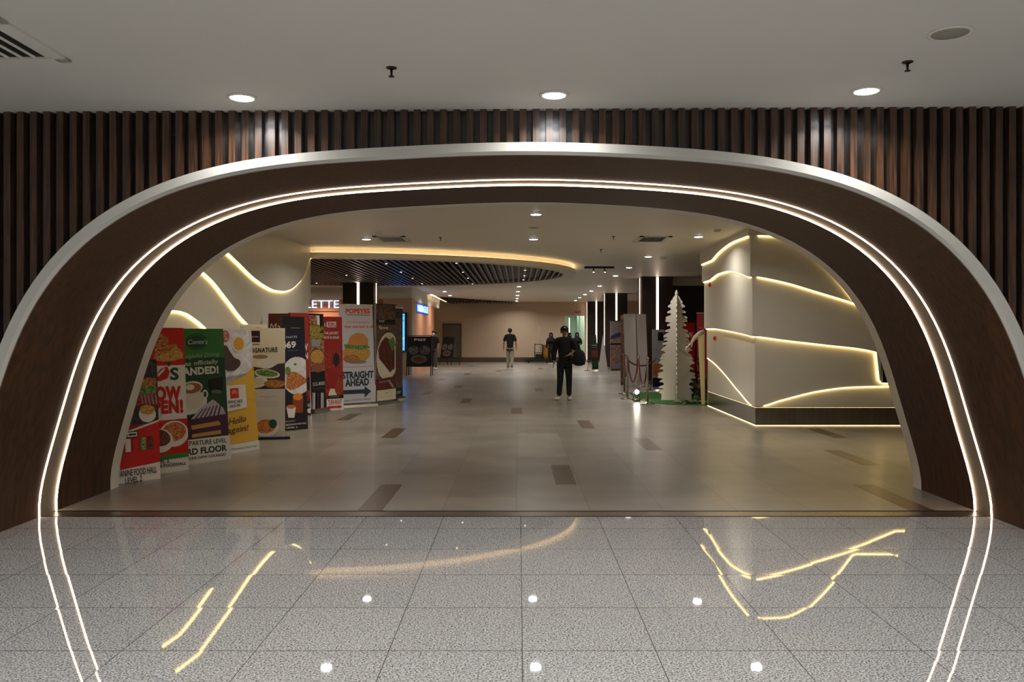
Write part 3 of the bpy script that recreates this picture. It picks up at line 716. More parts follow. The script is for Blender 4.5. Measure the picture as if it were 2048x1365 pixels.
# 4 yellow pancake banner
p = Panel((-3.635, 10.44), (-3.376, 11.04), 1.56, tilt=.13).bg(cYEL)
p.band(760, 655, C('plate_grey', 196, 188, 190)); p.poly([(440, 800), (440, 655), (505, 655), (506, 720), (500, 745), (486, 756), (465, 760), (440, 758)], fPLATE)
p.poly([(450, 775), (470, 760), (490, 752), (503, 735), (512, 740), (512, 800), (450, 800)], cYEL)
p.ell(450, 673, 10, 13, cWHITE); p.ell(450, 673, 9, 12, food('photo_tomato', (150, 40, 30), (196, 70, 50), (220, 200, 180), 40)); p.ell(477, 688, 14, 17, cWHITE); p.ell(477, 688, 10.5, 13, C('yolk', 226, 158, 30))
p.poly([(444, 690), (453, 692), (462, 708), (468, 716), (478, 720), (481, 726), (478, 734), (468, 742), (455, 743), (447, 735)], food('photo_steak', (26, 12, 14), (64, 34, 36), (90, 54, 54)))
p.poly([(452, 818), (452, 772), (490, 769), (493, 815), (455, 824)], cWHITE); p.rect(460, 798, 476, 776, cRED); p.ell(468, 786, 5.5, 5.5, C('house_orange', 240, 120, 50)); p.ell(468, 789, 3, 2.5, cRED)
p.text('PANCAKE', 456, 808, 484, 805, 6, cBLACK, .01); p.text('HOUSE', 459, 816, 480, 813, 5.5, cBLACK, .01)
p.text('Hello', 457, 851, 491, 843, 13, cBROWN, .01, .25); p.text('again!', 453, 868, 495, 861, 12, cBROWN, .01, .25)
p.band(900, 882, cWHITE); p.text('2, Mezzanine Food Hall', 455, 902, 512, 894, 4.5, cBLACK, .0)
p.finish('promotional_banner', 'yellow banner with fried egg plate reading Hello again, beside the green one')
# 5 cream signature banner on black foot
p = Panel((-3.82, 11.99), (-3.325, 12.09), 1.56, tilt=.0, z0=.02).bg(cCREAM)
p.rect(497, 685, 520, 662, C('dark_maroon', 40, 20, 26)); p.rect(500, 675, 517, 673, cGREY); p.rect(497, 690, 520, 688, C('gold_line', 150, 130, 90))
p.text('THE SIGNATURE', 478, 707, 555, 704, 9, cBLACK, .03, 0, 1.15)
p.poly([(500, 779), (500, 735), (520, 727), (545, 735), (556, 728), (574, 726), (574, 778)], C('wine', 58, 40, 42)); p.ell(524, 723, 28, 13, cCREAM); p.ell(520, 714, 16, 4, C('bun', 150, 120, 90)); p.ell(532, 728, 18, 10, cWHITE)
p.ell(534, 748, 26, 9, cWHITE, 6); p.ell(534, 747, 22, 6.5, fSALAD, 6); p.ell(514, 765, 22, 11, cWHITE, -8); p.ell(550, 768, 22, 8, fBURGER); p.ell(514, 764, 16, 8, C('sauce', 200, 200, 180)); p.ell(503, 752, 9, 9, fSALAD)
p.rect(500, 779, 574, 884, C('paper', 206, 200, 192)); p.rect(519, 794, 552, 792.5, cGREY); p.rect(528, 797, 542, 796, cGREY)
for i in range(4): p.rect(512, 804 + i*3.2, 558, 803 + i*3.2, C('mid_grey', 120, 116, 112))
p.ell(534, 856, 24, 17.5, cWHITE, -8); p.ell(532, 853, 20, 14, fDISH, -8); p.ell(546, 848, 8, 9, cDGREEN)
p.finish('promotional_banner', 'cream banner reading THE SIGNATURE with green salad bowl, on a black foot', kind='foot')
# 5b white banner behind, only its top edge shows
p = Panel((-4.33, 13.2), (-3.86, 13.0), 1.645, z0=0).bg(cWHITE); p.rect(466, 656, 471, 649, cBLACK); p.rect(481, 656, 486, 655, cGREY); p.rect(512, 656, 520, 655, cGREY)
p.finish('promotional_banner', 'white banner almost hidden behind the yellow and cream ones, only its top shows')
# 6 maroon cursive banner
p = Panel((-4.2, 14.25), (-3.82, 14.2), 1.84).bg(C('maroon', 84, 22, 20)); p.rect(520, 700, 522.5, 626, cBLACK); p.text('Mary', 539, 662, 576, 661, 15, cCREAM, -.01, .2)
p.rect(522, 800, 600, 700, fDISH); p.finish('promotional_banner', 'maroon banner with cursive cream lettering, behind the cream and navy ones')
# 7 navy price banner
p = Panel((-3.60, 13.08), (-3.327, 13.40), 1.77, tilt=.09).bg(cNAVY)
p.band(662, 634, C('near_black_green', 16, 22, 22)); p.rect(582, 657, 600, 656, cGREY); p.text('OLETTE', 572, 677, 594, 676, 4, cWHITE, 0); p.text('469', 562, 697, 592, 695, 12, cWHITE, .04)
p.rect(575, 702, 596, 701, cGREY); p.ell(594, 752, 31, 38, fPLATE); p.poly([(573, 742), (580, 718), (590, 715), (600, 720), (606, 742), (590, 744)], cWHITE); p.ell(590, 729, 3, 2, cGREEN)
p.poly([(572, 776), (574, 745), (590, 744), (604, 752), (616, 762), (596, 776), (580, 781)], fDISH); p.ell(575, 742, 6, 8, fSALAD); p.band(862, 792, C('dark_brown', 30, 22, 24))
p.poly([(585, 826), (585, 796), (606, 796), (605, 826)], C('iced_tea', 150, 66, 26)); p.ell(595, 794, 10, 7, C('orange_slice', 226, 140, 50)); p.poly([(572, 815), (591, 815), (588, 836), (576, 836)], cWHITE); p.ell(581, 814, 9, 4, C('soup', 196, 120, 90))
p.text('AVAILABLE AT', 570, 845, 590, 843, 2.5, cWHITE, 0); p.text('MEZZANINE FOOD HALL', 571, 852, 612, 848, 3, cWHITE, .02); p.text('LEVEL 2', 572, 858, 594, 856, 3, cWHITE, .02)
p.finish('promotional_banner', 'navy banner with a rice plate, iced tea and price ending in 69')
# 8 red NOW OPEN banner behind the navy
p = Panel((-4.09, 15.25), (-3.82, 15.6), 1.88, tilt=.06).bg(C('brick', 150, 30, 26))
p.text('NOW', 588, 701, 616, 701, 13, cWHITE, .03); p.text('OPEN', 588, 718, 616, 718, 12, cWHITE, .03); p.band(830, 755, cBLACK); p.ell(612, 792, 12, 12, fRED); p.ell(619, 811, 5, 4, cGREY); p.ell(619, 822, 5, 5, cWHITE)
p.finish('promotional_banner', 'narrow view of a brick red banner between the navy and the striped snow one')
# 9 snow cheese banner, rollup
p = Panel((-3.865, 15.9), (-3.70, 16.33), 1.80, tilt=.03, z0=.06, skew=-.06).bg(cBLACK)
p.band(742, 628, food('photo_warm', (90, 40, 30), (150, 96, 60), (190, 150, 110), 14)); p.rect(634, 650, 639, 629, cWHITE); p.rect(640, 670, 650, 629, cBLACK)
p.text('SNOW', 616, 663, 650, 663, 10, cLIME, .05); p.text('CHEESE', 616, 676, 650, 676, 9.5, cLIME, .05); p.rect(623, 694, 640, 679, cGREY); p.ell(634, 714, 13, 14, fFRIES); p.ell(635, 735, 13, 9, C('bowl', 150, 84, 66)); p.ell(635, 737, 13, 8, C('bowl', 150, 84, 66))
p.text('555-8000', 625, 773, 649, 770, 7, cWHITE, .0); p.rect(624, 779, 649, 776, cGREY)
for a, c_ in ((624.5, cWHITE), (627.5, cWHITE), (633, cPURP), (635, cPURP), (641, cWHITE), (644, cWHITE)): p.poly([(a, 822), (a, 786), (a + 2, 786), (a + 2, 821)], c_)
p.finish('promotional_banner', 'narrow roll-up banner with SNOW CHEESE lettering and black and white stripes below', kind='rollup')
# 10 red turn right banner
p = Panel((-3.775, 16.50), (-3.462, 16.80), 1.835, tilt=.06).bg(cDRED)
p.rect(654, 655, 672, 644, cWHITE); p.rect(655, 654, 671, 645, C('brick', 150, 30, 26)); p.text('A BURGER', 648, 654, 672, 653, 8, cWHITE, .0)
p.text('THE JUICIEST', 648, 669, 677, 669, 5, cWHITE, .01); p.text('NOW IN HOUSE', 648, 678, 678, 678, 5, cWHITE, .01)
p.band(795, 700, fRED); p.ell(672, 720, 6, 14, cBLACK); p.poly([(656, 792), (660, 778), (670, 778), (674, 792)], cCREAM); p.ell(677, 775, 8, 16, C('rust', 150, 50, 30)); p.ell(664, 757, 9, 20, cDRED)
p.rect(655, 798, 687, 790, cBLACK); p.rect(658, 795, 678, 793, cGREY); p.rect(653, 822, 688, 797, cWHITE); p.text('TURN RIGHT', 656, 810, 683, 808, 9, cRED, .03); p.poly([(655, 818), (655, 813), (677, 812), (677, 810), (684, 814), (677, 818), (677, 816)], cRED)
p.finish('promotional_banner', 'red banner with a TURN RIGHT box and arrow at its foot')
# 11 chicken burger rollup with arrow
p = Panel((-3.57, 17.2), (-2.985, 17.70), 2.03, tilt=.05, z0=.06, skew=-.04).bg(C('cool_white', 206, 204, 210))
p.text('POPEYES', 691, 627, 740, 627, 9, cORG, .05); p.rect(693, 631, 739, 630, C('mid_grey', 120, 116, 112)); p.text("IT'S THE SANDWICH", 693, 646.5, 738, 647, 3.5, cORG, .01); p.text('that started it all', 688, 656, 746, 656, 5, cORG, .02)
p.ell(713, 707, 27, 19, fFRIES); p.ell(703, 718, 17, 8, fBURGER); p.poly([(690, 697), (688, 690), (700, 686), (735, 690), (740, 696), (720, 700)], fSALAD); p.poly([(694, 689), (700, 674), (712, 666), (726, 668), (736, 678), (736, 690), (714, 692)], C('bun_top', 206, 138, 66)); p.ell(713, 724, 20, 3.5, C('bun', 150, 120, 90))
p.rect(688, 734, 744, 733, C('pink_line', 190, 150, 150)); p.text('STRAIGHT', 684, 758, 747, 755, 13, cTEAL, .04); p.text('AHEAD', 690, 773, 738, 770, 13, cTEAL, .04)
p.poly([(684, 789), (684, 781), (729, 779), (729, 773), (742, 783), (729, 795), (729, 787)], cTEAL); p.text('Level 2, Mezzanine Foodhall', 688, 803, 741, 799, 3, C('mid_grey', 120, 116, 112), .0)
p.finish('promotional_banner', 'tall pale banner with chicken burger and teal arrow reading STRAIGHT AHEAD', kind='rollup')
# 12 brown grill banner
p = Panel((-2.985, 17.83), (-2.675, 18.47), 2.05, tilt=.0, z0=.07).bg(fWOODY)
p.band(650, 640, cBLACK); p.text('our', 758, 645, 770, 645, 7, cCREAM, .0); p.text('fave', 758, 659, 776, 659, 7, cCREAM, .02); p.ell(775, 713, 22, 48, cCREAM, 4); p.poly([(756, 700), (762, 685), (771, 674), (782, 682), (789, 700), (789, 735), (780, 746), (768, 730), (758, 718)], fRIBS)
for i in range(5): p.poly([(760 + i*6, 695 + i), (763 + i*6, 694 + i), (768 + i*5, 728 + i*3), (765 + i*5, 727 + i*3)], fMEAT if i % 2 else cBROWN)
p.poly([(776, 682), (786, 674), (791, 690), (784, 704)], fSALAD)
p.poly([(752, 781), (752, 760), (792, 752), (792, 777)], fRIBS); p.poly([(757, 765), (776, 761), (776, 763), (757, 767)], cGREY); p.poly([(775, 762), (779, 760), (788, 775), (784, 776)], cGREY)
p.poly([(753, 812), (753, 782), (791, 777), (791, 806)], cCREAM); p.rect(768, 787, 776, 785, cGREY); p.rect(760, 795, 785, 792.5, cGREY)
p.finish('promotional_banner', 'brown banner with ribs on an oval plate and a cream card at its foot', kind='rollup')
# 13 narrow brown banner
p = Panel((-2.82, 18.75), (-2.63, 19.28), 2.0, tilt=.0, z0=.08).bg(fWOODY); p.band(637, 617, C('dark_brown', 30, 22, 24)); p.ell(797, 735, 6, 30, fMEAT); p.band(796, 775, cBLACK); p.text('TOP', 793, 789, 801, 787, 5, cWHITE, .02)
p.finish('promotional_banner', 'narrow brown banner last in the row, next to the blue screen', kind='rollup')

# ------------------------------------------------------------------ right-hand group of banners
p = Panel((3.72, 34.4), (4.38, 34.9), 1.96, z0=.07).bg(fHERO); p.rect(1217, 672, 1248, 642, C('haze', 170, 160, 160)); p.poly([(1217, 676), (1230, 668), (1248, 664), (1248, 672), (1217, 680)], C('blue_hill', 70, 76, 130)); p.rect(1217, 690, 1248, 687, C('dark_brown', 30, 22, 24)); p.band(738, 728, C('lilac', 170, 150, 170))
p.finish('landscape_banner', 'roll-up banner with a hazy orange and blue landscape before the middle column', kind='rollup')
p = Panel((2.96, 34.0), (3.24, 34.3), 1.40, z0=.06, tilt=.12).bg(C('dark_moss', 30, 36, 30)); p.rect(1184, 715, 1200, 700, fMEAT); p.rect(1184, 692, 1200, 690, cGREY); p.rect(1184, 696, 1200, 695, cGREY); p.rect(1184, 735, 1200, 722, cDGREEN)
p.finish('poster_board', 'small dark poster board leaning beside the white triangular frame', 'poster board')
t = thing('triangular_frame', 'white triangular board standing before the far dark column', 'sign', (3.34, 33.6, 0), .0)
mb = MB(); mb.prism([(-.19, 0), (.2, 0), (0, 1.44)], -.015, .015); mb.build('side_panel', C('board_white', 206, 200, 196), t); MB().tube([(0, .02, 1.42), (0, .5, 0)], .012, 6).build('rear_leg', M_BLACK, t)
def tapered(x0, x1, x2, x3, ztop, D, lab, zb=.02):
    t = thing('blank_board', lab, 'board', ((x2 + x3) / 2, D, 0)); c_ = (x2 + x3) / 2; mb = MB()
    mb.prism([(x2 - c_, zb), (x3 - c_, zb), (x1 - c_, ztop), (x0 - c_, ztop)], -.012, .012); mb.build('panel', C('board_white', 206, 200, 196), t); MB().tube([(0, .02, ztop * .7), (0, .35, .01)], .012, 6).build('rear_strut', M_BLACK, t)
tapered(3.02, 3.36, 3.07, 3.40, 2.07, 24.4, 'blank white upright board, left of the pair behind the rope barrier'); tapered(3.36, 3.62, 3.44, 3.70, 2.06, 24.15, 'blank white upright board, right and narrower of the pair behind the rope barrier')
p = Panel((2.98, 24.75), (3.10, 24.7), 2.05).bg(fWOODY); p.finish('promotional_banner', 'sliver of a brown banner peeking out left of the blank white boards')
p = Panel((3.52, 22.3), (3.86, 22.5), 1.58, z0=.03).bg(C('lilac_grey', 176, 170, 176)); p.rect(1316, 682, 1327, 665, cBLACK); p.ell(1316, 741, 13, 14, fDISH); p.rect(1300, 775, 1330, 755, cNAVY); p.rect(1304, 700, 1316, 699, cGREY); p.rect(1304, 706, 1316, 705, cGREY)
p.finish('promotional_banner', 'pale lilac banner half hidden behind the left edge of the cut-out tree')
p = Panel((4.18, 22.9), (4.80, 23.1), 1.80).bg(cRED); p.text('NOW', 1356, 676, 1386, 676, 11, cWHITE, .03); p.text('OPEN!', 1356, 690, 1386, 690, 9, cWHITE, .03)
p.finish('promotional_banner', 'red NOW OPEN banner behind the right side of the cut-out tree')
p = Panel((4.62, 22.0), (4.95, 21.8), 1.98, z0=.05).bg(cDRED); p.text('TO', 1398, 660, 1406, 660, 5, cORG, .02); p.text('GO', 1398, 668, 1406, 668, 5, cORG, .02)
p.finish('promotional_banner', 'tall dark red roll-up with pale top rail next to the white wall corner', kind='rollup')

# ------------------------------------------------------------------ menu boards
M_MENU = C('menu_black', 20, 19, 22)
def a_frame(x, y, rz, w_, h, lab, price=True):
    t = thing('menu_board', lab, 'menu board', (x, y, 0), rz)
    for sgn, nm in ((-1, 'front'), (1, 'back')):
        y0 = sgn * .32; mb = MB()
        for xx in (-w_/2, w_/2): mb.tube([(xx, y0, 0), (xx, sgn * .02, h)], .016, 6)
        for zz in (.24, 1.0): 
            z_ = h * zz; yy = y0 + (sgn * .02 - y0) * zz; mb.tube([(-w_/2, yy, z_), (w_/2, yy, z_)], .016, 6)
        mb.build('leg_frame', M_BLACK, t)
    P_ = lambda u, v, k=0: (u, -.32 + .30 * v / h - .012 - k * .001, v)
    mb = MB(); mats = [M_MENU, C('menu_plate', 96, 92, 90), fMEAT, food('menu_photo', (40, 38, 38), (90, 86, 84), (130, 124, 118), 14), cWHITE, fPLATE]
    mb.quad(P_(-w_/2, .25*h), P_(w_/2, .25*h), P_(w_/2, h*.98), P_(-w_/2, h*.98), 0)
    def el(cx, cz, rx, rz_, mi, k):
        mb.add([P_(cx + rx*math.cos(a*.3927), cz + rz_*math.sin(a*.3927), k) for a in range(16)], [tuple(range(16))], mi)
    el(0, .42*h, w_*.34, .11*h, 1, 1); el(0, .42*h, w_*.20, .065*h, 2, 2); el(-w_*.23, .64*h, w_*.22, .11*h, 3, 1); el(w_*.24, .64*h, w_*.22, .11*h, 3, 1)
    if price:
        vs, fs = text_mesh('P469', .03); mb.add([P_(-.18 + x * .40, .87*h + z * .09, 2) for x, z in vs], fs, 4)
        for zz in (.055, .07): mb.quad(P_(-.20, .87*h + zz, 3), P_(-.07, .87*h + zz, 3), P_(-.07, .87*h + zz + .006, 3), P_(-.20, .87*h + zz + .006, 3), 4)
    mb.build('menu_poster', mats, t, fix=False); return t
a_frame(-3.53, 30.3, 0, .86, 1.43, 'black folding menu board showing a price, beside the blue screen')
a_frame(-3.3, 40.6, -.6, .72, 1.36, 'black folding menu board in front of the grey service door', price=False)

# ------------------------------------------------------------------ screen, signs
t = thing('display_screen', 'tall bright blue digital screen on the beige pillar', 'screen', (-4.32, 31.04, 0))
MB().box(-.3, .24, -.10, 0, .86, 2.27).build('housing', M_BLACK, t)
sc_ = mat('screen_blue', (20, 60, 120), .3, emit=(70, 150, 255), strength=2.4)
mb = MB(); mb.box(-.27, .17, -.108, -.1, .89, 2.23, 0)
for z in (2.14, 1.99, 1.95, 1.02): mb.box(-.25, .15, -.110, -.1075, z, z + .018, 1)
mb.prism([(-.27, 1.15), (-.2, 1.75), (-.1, 1.4), (-.02, 1.3), (.17, 1.36), (.17, 1.33), (-.05, 1.25)], -.110, -.1075, 2)
mb.build('display', [sc_, mat('screen_ink', (10, 30, 90), .3), mat('screen_pale', (150, 200, 220), .3, emit=(170, 220, 235), strength=1.5)], t)
def letters(t, s, w_, h, m, name='lettering', bold=.03, d=.03):
    vs, fs = text_mesh(s, bold); mb = MB(); mb.add([(x * w_, -d, z * h) for x, z in vs], fs); mb.add([(x * w_, 0, z * h) for x, z in vs], fs)
    return mb.build(name, m, t, fix=False)
t = thing('shop_sign', 'glowing pale blue shop sign ending in ETTE on the peach shopfront', 'sign', (-9.3, 32.96, 2.50))
letters(t, 'ROULETTE', 2.35, .30, emi('sign_white', (170, 208, 255), 2.0), bold=.0, d=.09); MB().box(-.1, 2.5, -.02, 0, -.12, .4).build('backing', M_PEACH, t)
t = thing('shop_sign', 'small bright blue lightbox sign on the shop side wall beyond the screen', 'sign', (-3.88, 32.4, 2.36), math.pi/2)
MB().box(0, 4.1, 0, .04, -.05, .33).build('lightbox', mat('lightbox_blue', (20, 40, 120), .3, emit=(20, 60, 190), strength=1.0), t)
mb = MB(); vs, fs = text_mesh('NUSAGUE', .05); mb.add([(.2 + x * 3.7, -.012, .02 + z * .24) for x, z in vs], fs); mb.build('lettering', emi('sign_cyan', (130, 215, 255), 1.8), t, fix=False)
t = thing('exit_sign', 'small white EXIT sign above the pale green passage', 'sign', (2.95, 44.9, 2.52)); MB().box(0, .42, 0, .06, 0, .26).build('casing', mat('exit_white', (196, 180, 164), .5), t)
mb = MB(); vs, fs = text_mesh('EXIT', .03); mb.add([(.05 + x * .32, -.004, .06 + z * .14) for x, z in vs], fs); mb.build('lettering', cDRED, t, fix=False)

# ------------------------------------------------------------------ cut-out tree, carpet, foliage
def tree_outline():
    env = [(2.47, 0), (2.38, .045), (2.27, .10), (2.14, .18), (2.0, .225), (1.86, .25), (1.66, .235), (1.5, .28), (1.35, .31), (1.1, .35), (.85, .40), (.62, .43), (.42, .42), (.25, .40), (.1, .36), (0, .35)]
    def e(z):
        for (z0, w0), (z1, w1) in zip(env, env[1:]):
            if z1 <= z <= z0: return w0 + (w1 - w0) * (z0 - z) / (z0 - z1)
        return 0
    pts = [(0, 2.47)]; z = 2.40; k = 0
    while z > .12:
        st = (.12, .075, .095, .13)[k % 4]; wv = e(z) * (1, .9, .97)[k % 3]; d = (.05 + .03 * (k % 3)) if z < 2.2 else .03
        pts += [(max(.02, wv - d * 1.1), z + .045), (wv * .92, z + .012), (wv, z - .012), (wv * .97, z - .03), (max(.02, wv - d), z - .032)]
        z -= st; k += 1
    pts += [(.33, .05), (.34, 0)]
    return pts + [(-x, z) for x, z in reversed(pts[1:])]
t = thing('cutout_tree', 'tall white cut-out Christmas tree made of crossed flat boards on green carpet', 'tree', (3.535, 19.0, .012), -.17)
ol = tree_outline(); M_TREE = mat('white_board', (208, 200, 186), .6)
MB().prism(ol, -.009, .009).build('cross_board', M_TREE, t)
mb = MB(); mb.prism(ol, -.009, .009); mb.v = [(y, x, z) for x, y, z in mb.v]; mb.build('cross_board', M_TREE, t)
cp = [(2.78, 21.6), (2.75, 19.6), (2.86, 18.5), (3.15, 17.95), (3.6, 17.78), (4.6, 17.78), (5.4, 21.6)]
o = MB().prism(cp, 0, .012, axis='z').build('green_carpet', mat('green_carpet', (46, 96, 34), .95, var=.25, vscale=60, bump=.4)); tag(o, 'green artificial grass carpet under the white cut-out tree', 'carpet')
rnd = random.Random(3)
def shrub(name, lab, x, y, h, spread, m, n, cat='plant', leafl=.14):
    t = thing(name, lab, cat, (x, y, .012)); st = MB(); lv = MB()
    for i in range(n):
        a = rnd.uniform(0, 6.28); hh = h * rnd.uniform(.45, 1); ex = math.cos(a) * spread * rnd.uniform(.2, 1); ey = math.sin(a) * spread * rnd.uniform(.2, 1) * .6
        pts = [(0, 0, 0), (ex * .4, ey * .4, hh * .5), (ex, ey, hh)]; st.tube(pts, .006, 5)
        for k in range(7):
            f = rnd.uniform(.2, 1); bx, by, bz = ex * f, ey * f, hh * f; d = Vector((rnd.uniform(-1, 1), rnd.uniform(-1, 1), rnd.uniform(-.3, 1))).normalized() * leafl * rnd.uniform(.6, 1.2)
            s = d.cross(Vector((rnd.uniform(-1, 1), rnd.uniform(-1, 1), .4))).normalized() * leafl * .2
            b0 = Vector((bx, by, bz)); lv.add([b0, b0 + d * .5 + s, b0 + d, b0 + d * .5 - s], [(0, 1, 2, 3)])
    st.build('stem', mat('dry_stem', (70, 50, 34), .8), t); lv.build('foliage', m, t, fix=False); return t
shrub('dried_plant', 'tall dark red dried foliage at the right of the cut-out tree', 4.02, 19.6, 1.05, .3, mat('red_foliage', (88, 26, 20), .7, col2=(40, 16, 12), vscale=6), 26)
shrub('dried_plant', 'low brown and tan dried foliage in front of the dark red one', 4.02, 18.6, .62, .24, mat('tan_foliage', (120, 98, 66), .7, col2=(60, 40, 26), vscale=6), 24)
t = thing('leaf_pile', 'scattered pale dried leaves lying at the front of the green carpet', 'leaves', (3.72, 18.15, .013)); mb = MB()
for i in range(90):
    a = rnd.uniform(0, 3.14); c0 = Vector((rnd.uniform(-.36, .34), rnd.uniform(-.2, .22), rnd.uniform(.003, .07))); d = Vector((math.cos(a), math.sin(a), rnd.uniform(-.1, .3))) * .09; s = Vector((-math.sin(a), math.cos(a), .2)) * .028
    mb.add([c0 - d, c0 + s, c0 + d, c0 - s], [(0, 1, 2, 3)])
o = mb.build('leaves', mat('pale_leaves', (150, 150, 122), .7, col2=(84, 80, 60), vscale=8), t, fix=False); o['kind'] = 'stuff'
t = thing('leaning_post', 'cream tapered post with curled white branch, against the white wall corner', 'decoration', (3.87, 17.9, .012))
mb = MB(); mb.prism([(-.01, 0), (.055, 0), (.045, 1.50), (-.085, 1.53)], -.03, .03); mb.build('post', mat('cream_board', (216, 200, 150), .55), t)
mb = MB(); pts = [(.04, 0, 1.53), (-.06, -.02, 1.50), (-.16, -.05, 1.42), (-.22, -.05, 1.33), (-.24, -.05, 1.2)]; mb.tube(pts, [.05, .045, .04, .03, .012], 7)
for k in range(9): mb.tube([(-.04*k+.0, -.04, 1.50 - .035*k), (-.04*k - .06, -.1, 1.53 - .05*k)], [.022, .008], 5)
mb.build('white_branch', mat('white_flock', (196, 190, 180), .8), t)

# ------------------------------------------------------------------ rope barrier
M_CHROME = mat('polished_chrome', (196, 190, 178), .12, metal=1)
def stanchion_proto():
    t = bpy.data.objects.new('stanchion', None); COL.objects.link(t); t.empty_display_size = .1
    MB().lathe([(.16, 0), (.16, .012), (.13, .022), (.03, .03), (.026, .05)], n=28).build('base', M_CHROME, t)
    MB().lathe([(.022, .04), (.022, .92), (.03, .925), (.03, .945), (.014, .95)], n=16).build('pole', M_CHROME, t)
    MB().lathe([(.012, .945), (.03, .958), (.036, .975), (.033, .995), (.018, 1.008), (.002, 1.01)], n=16).build('ball_finial', M_CHROME, t); return t
SP = [((2.645, 21.2), 'chrome rope barrier post, farthest left of the four'), ((2.50, 19.5), 'chrome rope barrier post, second from left, just right of the leftmost'), ((2.71, 19.15), 'chrome rope barrier post, third from left, behind the front one'), ((2.745, 18.06), 'chrome rope barrier post standing nearest, right of the bright floor lamp')]
s0 = stanchion_proto()
for i, (q, lab) in enumerate(SP):
    if i == 0: s0.location = (*q, 0); tag(s0, lab, 'barrier post', 'rope barrier posts')
    else: copy_thing(s0, (*q, 0), lab)
M_ROPE = mat('maroon_velvet', (92, 26, 26), .85)
def rope(a, b, sag, lab):
    pts = []; a = Vector((*a, .90)); b = Vector((*b, .90))
    d = (b - a); a2 = a + d.normalized() * .03; b2 = b - d.normalized() * .03
    for i in range(17):
        f = i / 16; p = a2.lerp(b2, f); p.z -= sag * (1 - (2*f - 1) ** 2) ** .8; pts.append(p)
    mb = MB(); mb.tube(pts, .017, 8); o = mb.build('barrier_rope', M_ROPE); tag(o, lab, 'rope', 'maroon barrier ropes')
rope(SP[0][0], SP[1][0], .42, 'maroon rope hanging between the two left chrome posts'); rope(SP[1][0], SP[2][0], .50, 'maroon rope sagging in a deep V between the middle posts'); rope(SP[2][0], SP[3][0], .52, 'maroon rope sagging between the two right chrome posts')
rope(SP[1][0], (3.30, 20.3), .15, 'maroon rope running level to the right toward the cut-out tree')
t = thing('floor_lamp', 'small dazzling floodlight on the floor between the rope posts', 'lamp', (2.62, 18.8, 0))
MB().box(-.07, .07, -.05, .09, 0, .03).build('base', M_BLACK, t); MB().tube([(-.075, .02, .02), (-.075, .02, .2), (-.06, .02, .21)], .008, 6).build('bracket', M_BLACK, t)
mb = MB(); mb.lathe([(.035, 0), (.05, .05), (.055, .09)], n=20); mb.v = [(x, .08 - z, .21 + y) for x, y, z in mb.v]; mb.build('reflector_housing', M_CHROME, t)
mb = MB(); mb.lathe([(.048, 0), (.046, .004), (.002, .008)], n=20); mb.v = [(x, -.01 - z, .21 + y) for x, y, z in mb.v]; mb.build('lens', emi('flood_lens', (255, 246, 226), 60), t)
l = area(0, -.03, .21, 9, .12, (1, .95, .85), 160, (math.radians(80), 0, 0)); l.parent = t

# ------------------------------------------------------------------ cleaning trolley
t = thing('cleaning_trolley', 'black cleaning trolley with a yellow bag by the far wall', 'trolley', (1.22, 43.8, 0))
mb = MB()
for x in (-.38, 0): 
    for y in (-.25, .25): mb.tube([(x, y, .1), (x, y, .98)], .018, 6)
mb.box(-.4, .02, -.27, .27, .94, .97); mb.box(-.4, .02, -.27, .27, .5, .53); mb.build('frame', M_BLACK, t)
MB().box(-.9, .35, -.28, .28, .08, .2).build('base_tray', M_BLACK, t); MB().box(-.34, -.03, -.2, .2, .2, .45).build('bin', M_BLACK, t)
mb = MB(); mb.lathe([(.17, .2), (.2, .5), (.19, .9), (.22, .93)], cx=.2, n=18); mb.build('yellow_bag', mat('yellow_canvas', (176, 120, 26), .7), t)
mb = MB()
for x in (-.7, .25):
    for y in (-.2, .2): mb.lathe([(.03, 0), (.04, .04), (.03, .08)], cx=x, cy=y, n=10)
mb.build('wheel', M_BLACK, t)
MB().tube([(-.1, 0, .5), (-.14, 0, 1.9)], .012, 6).build('mop_handle', cGREY, t)

# ------------------------------------------------------------------ ceiling and wall fittings
def vent(x, y, z, wx, wy, lab, nsl, along='y', fill=1.0):
    t = thing('air_vent', lab, 'air vent', (x, y, z)); f = .07
    if z < 3.15: t.rotation_euler[1] = -.0053
    mb = MB(); mb.box(-wx/2, wx/2, -wy/2, -wy/2 + f, -.015, 0); mb.box(-wx/2, wx/2, wy/2 - f, wy/2, -.015, 0); mb.box(-wx/2, -wx/2 + f, -wy/2, wy/2, -.015, 0); mb.box(wx/2 - f, wx/2, -wy/2, wy/2, -.015, 0); mb.build('frame', M_CEILF, t)
    MB().box(-wx/2 + f, wx/2 - f, -wy/2 + f, wy/2 - f, -.003, 0).build('duct_opening', M_BLACK, t)
    mb = MB(); iw = wx - 2*f
    for i in range(nsl):
        a = -wx/2 + f + iw * (i + .62) / nsl; mb.add([(a, -wy/2 + f, -.013), (a + iw/nsl*.16, -wy/2 + f, -.004), (a + iw/nsl*.16, wy/2 - f, -.004), (a, wy/2 - f, -.013)], [(0, 1, 2, 3)])
    mb.build('louvre', M_CEILF, t, fix=False)
vent(-2.94, 4.60, zc(-2.94) - .0, .68, .68, 'square louvred air vent in the foreground ceiling at top left', 7)
vent(-2.24, 15.1, HALL_H, .56, .9, 'louvred air vent in the hall ceiling, beside the left downlight', 9); vent(2.38, 15.1, HALL_H, .56, .9, 'louvred air vent in the hall ceiling, left of the right feature wall', 9)
